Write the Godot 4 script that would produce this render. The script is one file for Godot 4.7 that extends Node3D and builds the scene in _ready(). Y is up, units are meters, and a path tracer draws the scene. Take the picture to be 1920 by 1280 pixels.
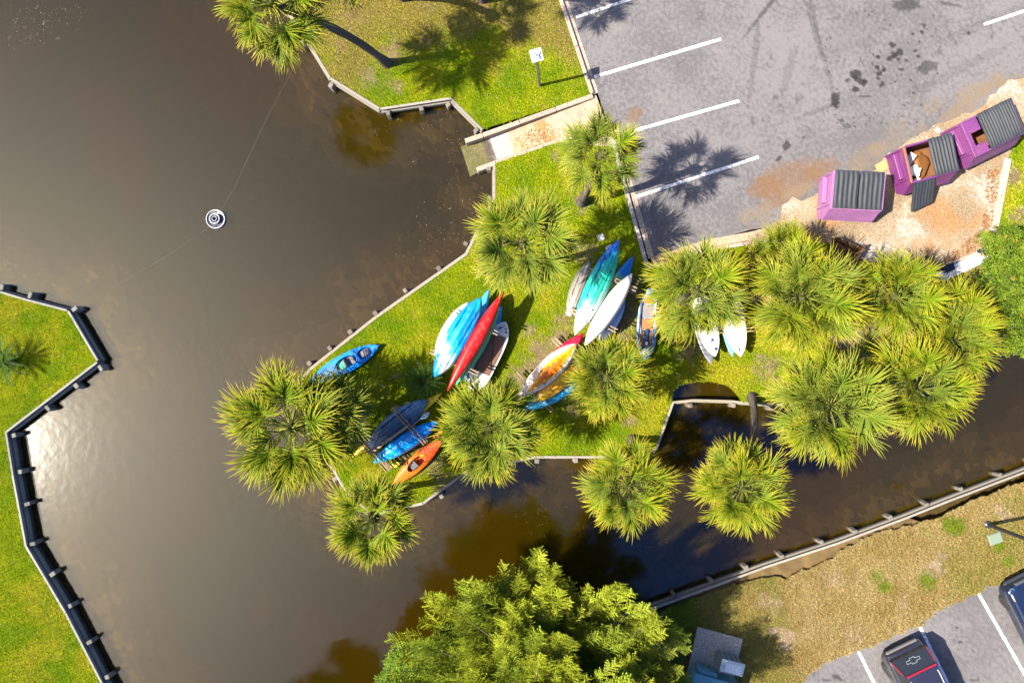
extends Node3D
# Aerial view of a pond with kayak racks among cabbage palms, a boat ramp, a parking lot and rubbish skips.
# Units are metres, y is up; the lots lie at y = 0, lawns a little higher, the pond lower.

const H := 28.6        # height of the camera above the lots
const F := 1279.0      # focal length in pixels of the 1920 pixel wide photograph
const WATER := -0.45
const LAWN := 0.05

var rng := RandomNumberGenerator.new()
var n_big := FastNoiseLite.new()
var n_mid := FastNoiseLite.new()
var n_fine := FastNoiseLite.new()
var M := {}
var taken := {}

# ---------------------------------------------------------------- mesh builder
class B:
	var v := PackedVector3Array()
	var c := PackedColorArray()
	var f := PackedInt32Array()
	var t := PackedVector2Array()

	func add(p: Vector3, col := Color.WHITE) -> int:
		v.append(p); c.append(col)
		return v.size() - 1

	func tri(i: int, j: int, k: int) -> void:
		f.append(i); f.append(j); f.append(k)

	func quad(i: int, j: int, k: int, l: int) -> void:
		tri(i, j, k); tri(i, k, l)

	func poly(pts: Array, col := Color.WHITE) -> void:
		var s := v.size()
		for p in pts: add(p, col)
		for k in range(1, pts.size() - 1): tri(s, s + k, s + k + 1)

	# box with chamfered edges; x is the placement of its centre
	func box(x: Transform3D, size: Vector3, bev := 0.01, col := Color.WHITE) -> B:
		var h := size / 2.0
		bev = minf(bev, minf(h.x, minf(h.y, h.z)) * 0.9)
		var id := {}
		for sx in [-1, 1]:
			for sy in [-1, 1]:
				for sz in [-1, 1]:
					for ax in 3:
						var p := Vector3(sx * h.x, sy * h.y, sz * h.z)
						var q := p
						for k in 3:
							if k != ax: q[k] -= signf(p[k]) * bev
						id[[sx, sy, sz, ax]] = add(x * q, col)
		for ax in 3:
			var a := (ax + 1) % 3
			var b := (ax + 2) % 3
			for s in [-1, 1]:
				var q := []
				for pr in [[-1, -1], [1, -1], [1, 1], [-1, 1]]:
					var k := [0, 0, 0]
					k[ax] = s; k[a] = pr[0]; k[b] = pr[1]
					q.append(id[[k[0], k[1], k[2], ax]])
				if s > 0: quad(q[0], q[1], q[2], q[3])
				else: quad(q[3], q[2], q[1], q[0])
			for sa in [-1, 1]:
				for sb in [-1, 1]:
					var k0 := [0, 0, 0]
					var k1 := [0, 0, 0]
					k0[ax] = -1; k1[ax] = 1
					k0[a] = sa; k1[a] = sa; k0[b] = sb; k1[b] = sb
					var A: int = id[[k0[0], k0[1], k0[2], a]]
					var A1: int = id[[k1[0], k1[1], k1[2], a]]
					var C: int = id[[k0[0], k0[1], k0[2], b]]
					var C1: int = id[[k1[0], k1[1], k1[2], b]]
					if sa * sb > 0: quad(A, C, C1, A1)
					else: quad(A, A1, C1, C)
		for sx in [-1, 1]:
			for sy in [-1, 1]:
				for sz in [-1, 1]:
					var i: int = id[[sx, sy, sz, 0]]
					var j: int = id[[sx, sy, sz, 1]]
					var k: int = id[[sx, sy, sz, 2]]
					if sx * sy * sz > 0: tri(i, j, k)
					else: tri(i, k, j)
		return self

	# bar of rectangular section from a to b
	func bar(a: Vector3, b: Vector3, w: float, h: float, bev := 0.008, col := Color.WHITE) -> B:
		var d := (b - a)
		var x := d.normalized()
		var up := Vector3.UP if absf(x.y) < 0.95 else Vector3.RIGHT
		var z := x.cross(up).normalized()
		var y := z.cross(x)
		return box(Transform3D(Basis(x, y, z), (a + b) / 2.0), Vector3(d.length(), h, w), bev, col)

	func loft(rings: Array, cols: Array, closed := true, caps := true) -> B:
		var m: int = rings[0].size()
		var s := v.size()
		for i in rings.size():
			for k in m:
				add(rings[i][k], cols[i][k] if cols[i] is Array else cols[i])
		for i in rings.size() - 1:
			for k in (m if closed else m - 1):
				var k2 := (k + 1) % m
				quad(s + i * m + k, s + i * m + k2, s + (i + 1) * m + k2, s + (i + 1) * m + k)
		if caps and closed:
			for e in [0, rings.size() - 1]:
				var mid := Vector3.ZERO
				for p in rings[e]: mid += p
				var ci := add(mid / m, cols[e][0] if cols[e] is Array else cols[e])
				for k in m:
					var k2 := (k + 1) % m
					if e == 0: tri(ci, s + k2, s + k)
					else: tri(ci, s + e * m + k, s + e * m + k2)
		return self

	func tube(pts: Array, radii: Array, sides := 8, col := Color.WHITE, caps := true, colfn = null) -> B:
		var rings := []
		var cols := []
		var ref := Vector3.UP
		var d0: Vector3 = (pts[1] - pts[0]).normalized()
		if absf(d0.dot(ref)) > 0.9: ref = Vector3.RIGHT
		for i in pts.size():
			var d: Vector3 = (pts[mini(i + 1, pts.size() - 1)] - pts[maxi(i - 1, 0)]).normalized()
			var a := d.cross(ref).normalized()
			var b := a.cross(d).normalized()
			ref = b
			var ring := []
			var cc := []
			for k in sides:
				var w := TAU * k / sides
				ring.append(pts[i] + (a * cos(w) + b * sin(w)) * radii[mini(i, radii.size() - 1)])
				cc.append(colfn.call(i, k) if colfn else col)
			rings.append(ring)
			cols.append(cc)
		return loft(rings, cols, true, caps)

	# surface of revolution about the y axis through o; prof = [radius, height] pairs
	func lathe(o: Vector3, prof: Array, sides := 16, cols: Array = [Color.WHITE]) -> B:
		var rings := []
		var cc := []
		for i in prof.size():
			var ring := []
			for k in sides:
				var w := TAU * k / sides
				ring.append(o + Vector3(cos(w) * prof[i][0], prof[i][1], -sin(w) * prof[i][0]))
			rings.append(ring)
			cc.append(cols[mini(i, cols.size() - 1)])
		return loft(rings, cc, true, true)

	# upright prism over a ground polygon
	func prism(p2: PackedVector2Array, y0: float, y1: float, col := Color.WHITE) -> B:
		if Geometry2D.is_polygon_clockwise(p2): p2.reverse()
		var s := v.size()
		var m := p2.size()
		for p in p2: add(Vector3(p.x, y0, p.y), col)
		for p in p2: add(Vector3(p.x, y1, p.y), col)
		for k in m:
			var k2 := (k + 1) % m
			quad(s + k, s + m + k, s + m + k2, s + k2)
		var ix := Geometry2D.triangulate_polygon(p2)
		for k in range(0, ix.size(), 3):
			tri(s + m + ix[k], s + m + ix[k + 1], s + m + ix[k + 2])
			tri(s + ix[k], s + ix[k + 2], s + ix[k + 1])
		return self

	func volume() -> float:
		var r := 0.0
		for i in range(0, f.size(), 3):
			r += v[f[i]].dot(v[f[i + 1]].cross(v[f[i + 2]]))
		return r

	func flip() -> void:
		for i in range(0, f.size(), 3):
			var k := f[i + 1]
			f[i + 1] = f[i + 2]
			f[i + 2] = k

	# mode: "closed" turns the faces outwards, "up" turns them upwards, "" leaves them
	func done(mode := "closed", crease := 42.0, with_color := true) -> ArrayMesh:
		if mode == "closed" and volume() < 0.0: flip()
		var nf := f.size() / 3
		var fn := PackedVector3Array()
		fn.resize(nf)
		for i in nf:
			var a := v[f[i * 3]]
			var w := (v[f[i * 3 + 1]] - a).cross(v[f[i * 3 + 2]] - a)
			if mode == "up" and w.y < 0.0:
				w = -w
				var k := f[i * 3 + 1]
				f[i * 3 + 1] = f[i * 3 + 2]
				f[i * 3 + 2] = k
			fn[i] = w
		var lim := cos(deg_to_rad(crease))
		var around := []
		around.resize(v.size())
		for i in nf:
			for k in 3:
				var j := f[i * 3 + k]
				if around[j] == null: around[j] = PackedInt32Array()
				around[j].append(i)
		var pv := PackedVector3Array()
		var pn := PackedVector3Array()
		var pc := PackedColorArray()
		pv.resize(nf * 3); pn.resize(nf * 3); pc.resize(nf * 3)
		var pt := PackedVector2Array()
		if t.size() == v.size(): pt.resize(nf * 3)
		for i in nf:
			var me := fn[i].normalized()
			for k in 3:
				var j := f[i * 3 + [0, 2, 1][k]]
				var s := Vector3.ZERO
				for q in around[j]:
					if fn[q].normalized().dot(me) > lim: s += fn[q]
				pv[i * 3 + k] = v[j]
				pn[i * 3 + k] = s.normalized() if s.length_squared() > 1e-20 else me
				pc[i * 3 + k] = c[j]
				if pt.size(): pt[i * 3 + k] = t[j]
		var arr := []
		arr.resize(Mesh.ARRAY_MAX)
		arr[Mesh.ARRAY_VERTEX] = pv
		arr[Mesh.ARRAY_NORMAL] = pn
		if with_color: arr[Mesh.ARRAY_COLOR] = pc
		if pt.size(): arr[Mesh.ARRAY_TEX_UV] = pt
		var m := ArrayMesh.new()
		m.add_surface_from_arrays(Mesh.PRIMITIVE_TRIANGLES, arr)
		return m

	# open sheet that looks up: shared vertices, smooth
	func done_sheet() -> ArrayMesh:
		var pn := PackedVector3Array()
		pn.resize(v.size())
		for i in range(0, f.size(), 3):
			var w := (v[f[i + 1]] - v[f[i]]).cross(v[f[i + 2]] - v[f[i]])
			if w.y < 0.0: w = -w
			else:
				var k := f[i + 1]
				f[i + 1] = f[i + 2]
				f[i + 2] = k
			for k2 in 3: pn[f[i + k2]] += w
		for i in pn.size(): pn[i] = pn[i].normalized() if pn[i].length_squared() > 1e-20 else Vector3.UP
		var arr := []
		arr.resize(Mesh.ARRAY_MAX)
		arr[Mesh.ARRAY_VERTEX] = v
		arr[Mesh.ARRAY_NORMAL] = pn
		arr[Mesh.ARRAY_COLOR] = c
		arr[Mesh.ARRAY_INDEX] = f
		var m := ArrayMesh.new()
		m.add_surface_from_arrays(Mesh.PRIMITIVE_TRIANGLES, arr)
		return m

# ---------------------------------------------------------------- naming and placing
func numbered(called: String) -> String:
	var k: int = taken.get(called, 0)
	taken[called] = k + 1
	return called if k == 0 else "%s_%03d" % [called, k]

func mesh_node(called: String, mesh: Mesh, m: Material, parent: Node) -> MeshInstance3D:
	var o := MeshInstance3D.new()
	o.name = numbered(called) if parent == self else called
	o.mesh = mesh
	o.material_override = m
	parent.add_child(o, true)
	return o

func thing(called: String, label: String, category: String, where := Vector3.ZERO, group := "") -> Node3D:
	var o := Node3D.new()
	o.name = numbered(called)
	add_child(o)
	o.position = where
	return tag(o, label, category, group)

func tag(o: Node3D, label: String, category: String, group := "", kind := "") -> Node3D:
	if label: o.set_meta("label", label)
	if category: o.set_meta("category", category)
	if group: o.set_meta("group", group)
	if kind: o.set_meta("kind", kind)
	return o

func structure(called: String, mesh: Mesh, m: Material, label := "") -> MeshInstance3D:
	var o := mesh_node(called, mesh, m, self)
	o.set_meta("kind", "structure")
	if label: o.set_meta("label", label)
	return o

# a point of the plan at height h, from its place in the survey photograph
func at(px: float, py: float, h := 0.0) -> Vector3:
	return Vector3((px - 960.0) / F * (H - h), h, (py - 640.0) / F * (H - h))

func g2(px: float, py: float) -> Vector2:
	var p := at(px, py)
	return Vector2(p.x, p.z)

func plan(a: Array) -> PackedVector2Array:
	var r := PackedVector2Array()
	for k in range(0, a.size(), 2): r.append(g2(a[k], a[k + 1]))
	return r

func lin(r: float, g: float, b: float) -> Color:
	return Color(r, g, b).linear_to_srgb()

func C(r: float, g: float, b: float) -> Color:
	return Color(r, g, b)

func mixc(a: Color, b: Color, t: float) -> Color:
	return a.lerp(b, clampf(t, 0.0, 1.0))

func ss(a: float, b: float, x: float) -> float:
	return smoothstep(a, b, x)

func ragged(p: PackedVector2Array, step: float, amp: float, freq := 1.0) -> PackedVector2Array:
	var r := PackedVector2Array()
	for i in p.size():
		var a := p[i]
		var b := p[(i + 1) % p.size()]
		var n := maxi(1, int(a.distance_to(b) / step))
		var nn := (b - a).normalized().orthogonal()
		for k in n:
			var q := a.lerp(b, float(k) / n)
			r.append(q + nn * amp * (n_mid.get_noise_2d(q.x * freq * 3.0, q.y * freq * 3.0) + 0.6 * n_fine.get_noise_2d(q.x * freq * 2.0, q.y * freq * 2.0)))
	return r

# flat or gently uneven sheet over a ground polygon, a grid inside and clipped cells along its edge
func sheet(poly: PackedVector2Array, cell: float, hf: Callable, cf: Callable) -> ArrayMesh:
	var b := B.new()
	var lo := poly[0]
	var hi := poly[0]
	for p in poly:
		lo = lo.min(p)
		hi = hi.max(p)
	lo -= Vector2(cell, cell) * 0.37
	var nx := int((hi.x - lo.x) / cell) + 2
	var ny := int((hi.y - lo.y) / cell) + 2
	var inside := PackedByteArray()
	inside.resize((nx + 1) * (ny + 1))
	for j in ny + 1:
		for i in nx + 1:
			inside[j * (nx + 1) + i] = 1 if Geometry2D.is_point_in_polygon(lo + Vector2(i, j) * cell, poly) else 0
	var own := {}
	for p in poly: own[Vector2i(((p - lo) / cell).floor())] = true
	var ids := PackedInt32Array()
	ids.resize((nx + 1) * (ny + 1))
	ids.fill(-1)
	var vert := func(p: Vector2) -> int: return b.add(Vector3(p.x, hf.call(p.x, p.y), p.y), cf.call(p.x, p.y))
	for j in ny:
		for i in nx:
			var k := [j * (nx + 1) + i, j * (nx + 1) + i + 1, (j + 1) * (nx + 1) + i + 1, (j + 1) * (nx + 1) + i]
			var n := inside[k[0]] + inside[k[1]] + inside[k[2]] + inside[k[3]]
			if n == 4 and not own.has(Vector2i(i, j)):
				for q in 4:
					if ids[k[q]] < 0: ids[k[q]] = vert.call(lo + Vector2(i + [0, 1, 1, 0][q], j + [0, 0, 1, 1][q]) * cell)
				b.quad(ids[k[0]], ids[k[1]], ids[k[2]], ids[k[3]])
			elif n > 0 or own.has(Vector2i(i, j)):
				var o := lo + Vector2(i, j) * cell
				for piece in Geometry2D.intersect_polygons(PackedVector2Array([o, o + Vector2(cell, 0), o + Vector2(cell, cell), o + Vector2(0, cell)]), poly):
					var ix := Geometry2D.triangulate_polygon(piece)
					var s := b.v.size()
					for p in piece: vert.call(p)
					for q in ix: b.f.append(s + q)
	return b.done_sheet()

func copies(called: String, mesh: Mesh, m: Material, parent: Node, xs: Array, cols: Array) -> MultiMeshInstance3D:
	var mm := MultiMesh.new()
	mm.transform_format = MultiMesh.TRANSFORM_3D
	mm.use_colors = true
	mm.mesh = mesh
	mm.instance_count = xs.size()
	var buf := PackedFloat32Array()
	buf.resize(xs.size() * 16)
	for i in xs.size():
		var x: Transform3D = xs[i]
		var q := i * 16
		for r in 3:
			buf[q + r * 4] = x.basis.x[r]
			buf[q + r * 4 + 1] = x.basis.y[r]
			buf[q + r * 4 + 2] = x.basis.z[r]
			buf[q + r * 4 + 3] = x.origin[r]
		buf[q + 12] = cols[i].r
		buf[q + 13] = cols[i].g
		buf[q + 14] = cols[i].b
		buf[q + 15] = 1.0
	mm.buffer = buf
	var o := MultiMeshInstance3D.new()
	o.name = numbered(called) if parent == self else called
	o.multimesh = mm
	o.material_override = m
	parent.add_child(o, true)
	return o

# ---------------------------------------------------------------- materials
func noise_image(freq: float, seed_: int, lo: float, hi: float, octaves := 4, as_normal := false, size := 512, bump := 4.0) -> NoiseTexture2D:
	var n := FastNoiseLite.new()
	n.noise_type = FastNoiseLite.TYPE_SIMPLEX_SMOOTH
	n.frequency = freq
	n.seed = seed_
	n.fractal_octaves = octaves
	var t := NoiseTexture2D.new()
	t.width = size
	t.height = size
	t.seamless = true
	t.noise = n
	if as_normal:
		t.as_normal_map = true
		t.bump_strength = bump
	else:
		var g := Gradient.new()
		g.offsets = PackedFloat32Array([0.15, 0.85])
		g.colors = PackedColorArray([Color(lo, lo, lo), Color(hi, hi, hi)])
		t.color_ramp = g
	return t

func mat(key: String, col: Color, rough: float, tex: Texture2D = null, scale := 1.0, bump: Texture2D = null, bump_cm := 0.5, vertex := true) -> StandardMaterial3D:
	var m := StandardMaterial3D.new()
	m.resource_name = key
	m.albedo_color = col
	m.roughness = rough
	m.vertex_color_use_as_albedo = vertex
	if tex or bump:
		m.albedo_texture = tex
		m.uv1_triplanar = true
		m.uv1_world_triplanar = true
		m.uv1_scale = Vector3.ONE * scale
	if bump:
		m.heightmap_enabled = true
		m.heightmap_texture = bump
		m.heightmap_scale = bump_cm
	if rough >= 0.85: m.metallic_specular = 0.2
	M[key] = m
	return m

func make_materials() -> void:
	var speck := noise_image(0.22, 3, 0.42, 1.0, 2)
	var cloud := noise_image(0.03, 5, 0.76, 1.0, 3)
	var grain := noise_image(0.07, 9, 0.7, 1.0, 4)
	var relief := noise_image(0.1, 11, 0.0, 1.0, 4)
	mat("asphalt", Color.WHITE, 0.9, speck, 0.42, relief, 1.2)
	mat("concrete", Color.WHITE, 0.88, cloud, 0.6, relief, 0.5)
	mat("soil", Color.WHITE, 0.97, grain, 0.9, relief, 3.0)
	mat("turf", Color.WHITE, 0.95, grain, 0.7, relief, 4.0)
	var g := mat("grass", Color.WHITE, 0.75)
	g.backlight_enabled = true
	g.backlight = Color(0.35, 0.35, 0.2)
	g.metallic_specular = 0.15
	mat("paint", lin(0.78, 0.78, 0.77), 0.75, grain, 0.8)
	mat("wood", Color.WHITE, 0.85, grain, 2.2, relief, 0.6)
	mat("bark", Color.WHITE, 0.95, grain, 1.6, relief, 4.0)
	var p := mat("plastic", Color.WHITE, 0.33)
	p.metallic_specular = 0.4
	mat("rubber", Color.WHITE, 0.7)
	mat("steel", Color.WHITE, 0.5, cloud, 0.9)
	var l := mat("palm_leaf", Color.WHITE, 0.5)
	l.backlight_enabled = true
	l.backlight = Color(0.26, 0.27, 0.14)
	l.metallic_specular = 0.18
	var l2 := mat("leaf", Color.WHITE, 0.5)
	l2.backlight_enabled = true
	l2.backlight = Color(0.26, 0.28, 0.14)
	l2.metallic_specular = 0.2
	var car := mat("car_paint", Color.WHITE, 0.3)
	car.clearcoat_enabled = true
	car.clearcoat = 1.0
	car.clearcoat_roughness = 0.04
	var gl := mat("car_glass", lin(0.012, 0.013, 0.014), 0.05)
	gl.metallic_specular = 0.6
	var ch := mat("chrome", lin(0.75, 0.76, 0.78), 0.18)
	ch.metallic = 1.0
	# murky pond water: part of what is seen is the silt in it, the rest is the bed below
	var w := mat("water", Color(1, 1, 1, 0.36), 0.09)
	w.transparency = BaseMaterial3D.TRANSPARENCY_ALPHA
	w.metallic_specular = 0.5
	w.normal_enabled = true
	w.normal_texture = noise_image(0.02, 21, 0, 1, 3, true, 512, 3.0)
	w.normal_scale = 0.06
	w.uv1_triplanar = true
	w.uv1_world_triplanar = true
	w.uv1_scale = Vector3.ONE * 0.17
	var si := mat("silt", Color(1, 1, 1, 0.27), 1.0)
	si.transparency = BaseMaterial3D.TRANSPARENCY_ALPHA
	si.specular_mode = BaseMaterial3D.SPECULAR_DISABLED

# ---------------------------------------------------------------- sight and light
func sight_and_light() -> void:
	var cam := Camera3D.new()
	cam.name = "camera"
	add_child(cam)
	cam.fov = 2.0 * rad_to_deg(atan(640.0 / F))
	cam.near = 0.1
	cam.far = 600.0
	cam.transform = Transform3D(Basis(Vector3.RIGHT, Vector3.FORWARD, Vector3.UP), Vector3(0, H, 0))
	cam.current = true
	var e := Environment.new()
	e.background_mode = Environment.BG_SKY
	var sky := Sky.new()
	var sm := ProceduralSkyMaterial.new()
	sm.sky_top_color = Color(0.12, 0.25, 0.46)
	sm.sky_horizon_color = Color(0.68, 0.78, 0.9)
	sm.sky_curve = 0.16
	sm.ground_bottom_color = Color(0.2, 0.2, 0.18)
	sm.ground_horizon_color = Color(0.6, 0.66, 0.7)
	sm.sun_angle_max = 100.0
	sm.sun_curve = 0.205
	sm.energy_multiplier = 1.2
	sky.sky_material = sm
	e.sky = sky
	e.ambient_light_source = Environment.AMBIENT_SOURCE_SKY
	e.tonemap_mode = Environment.TONE_MAPPER_LINEAR
	e.tonemap_exposure = 3.9
	e.sdfgi_enabled = true
	e.ssao_enabled = true
	e.ssil_enabled = true
	var we := WorldEnvironment.new()
	we.name = "environment"
	we.environment = e
	add_child(we)
	var sun := DirectionalLight3D.new()
	sun.name = "sun"
	sun.light_energy = 1.6
	sun.light_color = Color(1.0, 0.955, 0.88)
	sun.light_angular_distance = 0.55
	sun.shadow_enabled = true
	add_child(sun)
	var el := deg_to_rad(49.0)
	var d := Vector3(0.98 * cos(el), -sin(el), -0.19 * cos(el))
	sun.transform = Transform3D(Basis.looking_at(d, Vector3.UP), Vector3(-20, 30, 5))

# ---------------------------------------------------------------- land
var top_lawn := PackedVector2Array()
var point_lawn := PackedVector2Array()
var left_lawn := PackedVector2Array()
var bank_lawn := PackedVector2Array()
var verge_lawn := PackedVector2Array()
# worn or bare places in the lawns: plan place, radius in metres, strength
var bare := []

func bare_at(x: float, z: float) -> float:
	var r := 0.0
	for b in bare:
		var d: float = Vector2(x - b[0].x, (z - b[0].y)).length() / b[1]
		if d < 1.7:
			r = maxf(r, b[2] * (1.0 - ss(0.45, 1.0, d + 0.9 * n_mid.get_noise_2d(x * 4.0, z * 4.0) + 0.45 * n_fine.get_noise_2d(x * 3.0, z * 3.0))))
	return r

func lush(x: float, z: float) -> Color:
	var a := n_big.get_noise_2d(x, z)
	var b := n_mid.get_noise_2d(x, z)
	var c := n_fine.get_noise_2d(x, z)
	var col := mixc(C(0.105, 0.175, 0.003), C(0.2, 0.235, 0.004), 0.5 + 1.1 * b + 0.4 * c)
	col = mixc(col, C(0.28, 0.22, 0.02), ss(0.1, 0.7, a + 0.7 * b + 0.35 * c) * 0.35)
	return col

func lawn_color(x: float, z: float) -> Color:
	return mixc(lush(x, z), mixc(C(0.2, 0.145, 0.08), C(0.3, 0.23, 0.14), 0.5 + n_fine.get_noise_2d(x * 2.0, z * 2.0)), bare_at(x, z))

func top_color(x: float, z: float) -> Color:
	# the upper lawn is drier towards the road
	var col := lawn_color(x, z)
	var dry := ss(-0.25, 0.5, n_big.get_noise_2d(x + 31.0, z * 1.1) + 0.5 * n_mid.get_noise_2d(x * 1.3, z * 1.3) + 0.12 * (-z - 11.3))
	return mixc(col, mixc(C(0.2, 0.155, 0.03), C(0.21, 0.14, 0.06), 0.5 + n_fine.get_noise_2d(x, z)), dry * 0.7)

func dry_color(x: float, z: float) -> Color:
	var a := n_big.get_noise_2d(x + 9.0, z)
	var b := n_mid.get_noise_2d(x * 1.2, z * 1.2)
	var c := n_fine.get_noise_2d(x, z)
	var col := mixc(C(0.185, 0.135, 0.045), C(0.245, 0.19, 0.085), 0.5 + b + 0.6 * c)
	col = mixc(col, C(0.115, 0.115, 0.015), ss(-0.15, 0.5, a + 0.55 * b + 0.3 * c) * 0.7)
	var green := 0.0
	for s in [[1270, 1125, 1.2], [1255, 1180, 1.5], [1230, 1240, 1.5], [1785, 985, 0.5], [1640, 1080, 0.5], [1735, 1083, 0.5], [1655, 1095, 0.4], [1872, 1022, 0.3], [1890, 1050, 0.35]]:
		var p := g2(s[0], s[1])
		green = maxf(green, 1.0 - ss(0.3, 1.1, Vector2(x - p.x, z - p.y).length() / s[2] + 0.7 * b))
	col = mixc(col, C(0.085, 0.13, 0.006), green * 0.9)
	return mixc(col, mixc(C(0.3, 0.21, 0.14), C(0.36, 0.28, 0.2), 0.5 + c), bare_at(x, z))

func lawn_h(x: float, z: float) -> float:
	return LAWN + 0.025 * n_mid.get_noise_2d(x * 0.7, z * 0.7)

func tufts(called: String, label: String, poly: PackedVector2Array, cf: Callable, per_m2: float, hf: Callable, view := 1.0) -> void:
	var xs := []
	var cols := []
	var lo := poly[0]
	var hi := poly[0]
	for p in poly:
		lo = lo.min(p)
		hi = hi.max(p)
	lo = lo.max(Vector2(-22.6, -15.3))
	hi = hi.min(Vector2(22.6, 15.3))
	var step := 1.0 / sqrt(per_m2)
	var y := lo.y
	while y < hi.y:
		var x := lo.x
		while x < hi.x:
			var p := Vector2(x + rng.randf_range(-0.5, 0.5) * step, y + rng.randf_range(-0.5, 0.5) * step)
			x += step
			if not Geometry2D.is_point_in_polygon(p, poly): continue
			var br := bare_at(p.x, p.y)
			if rng.randf() < br * 0.93: continue
			var s := rng.randf_range(0.6, 1.25)
			var bs := Basis(Vector3.UP, rng.randf() * TAU).scaled(Vector3(s, s * rng.randf_range(0.6, 1.2), s))
			xs.append(Transform3D(bs, Vector3(p.x, hf.call(p.x, p.y) - 0.006, p.y)))
			var c: Color = cf.call(p.x, p.y)
			var j := rng.randf_range(0.85, 1.2)
			var straw := 0.35 if rng.randf() < 0.07 else 0.0
			c = mixc(Color(c.r * j * rng.randf_range(0.92, 1.1), c.g * j, c.b * j), C(0.27, 0.2, 0.08), straw)
			cols.append(c)
		y += step
	var o := copies(called, tuft_mesh, M.grass, self, xs, cols)
	tag(o, label, "grass", "", "stuff")

var tuft_mesh: ArrayMesh

func make_tuft() -> void:
	var b := B.new()
	for k in 11:
		var w := TAU * k / 11.0 + rng.randf() * 0.6
		var r := rng.randf_range(0.0, 0.06)
		var o := Vector3(cos(w) * r, 0, sin(w) * r)
		var d := Vector3(cos(w + rng.randf() - 0.5), 0, sin(w + rng.randf() - 0.5))
		var side := Vector3(-d.z, 0, d.x) * 0.0075
		var hgt := rng.randf_range(0.025, 0.06)
		var out := rng.randf_range(0.02, 0.06)
		var a := b.add(o - side)
		var c := b.add(o + side)
		var m1 := b.add(o + d * out * 0.4 + Vector3(0, hgt * 0.75, 0) + side * 0.8)
		var m0 := b.add(o + d * out * 0.4 + Vector3(0, hgt * 0.75, 0) - side * 0.8)
		var tip := b.add(o + d * out + Vector3(0, hgt, 0))
		b.quad(a, c, m1, m0)
		b.tri(m0, m1, tip)
	tuft_mesh = b.done("up", 80.0, false)

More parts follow.
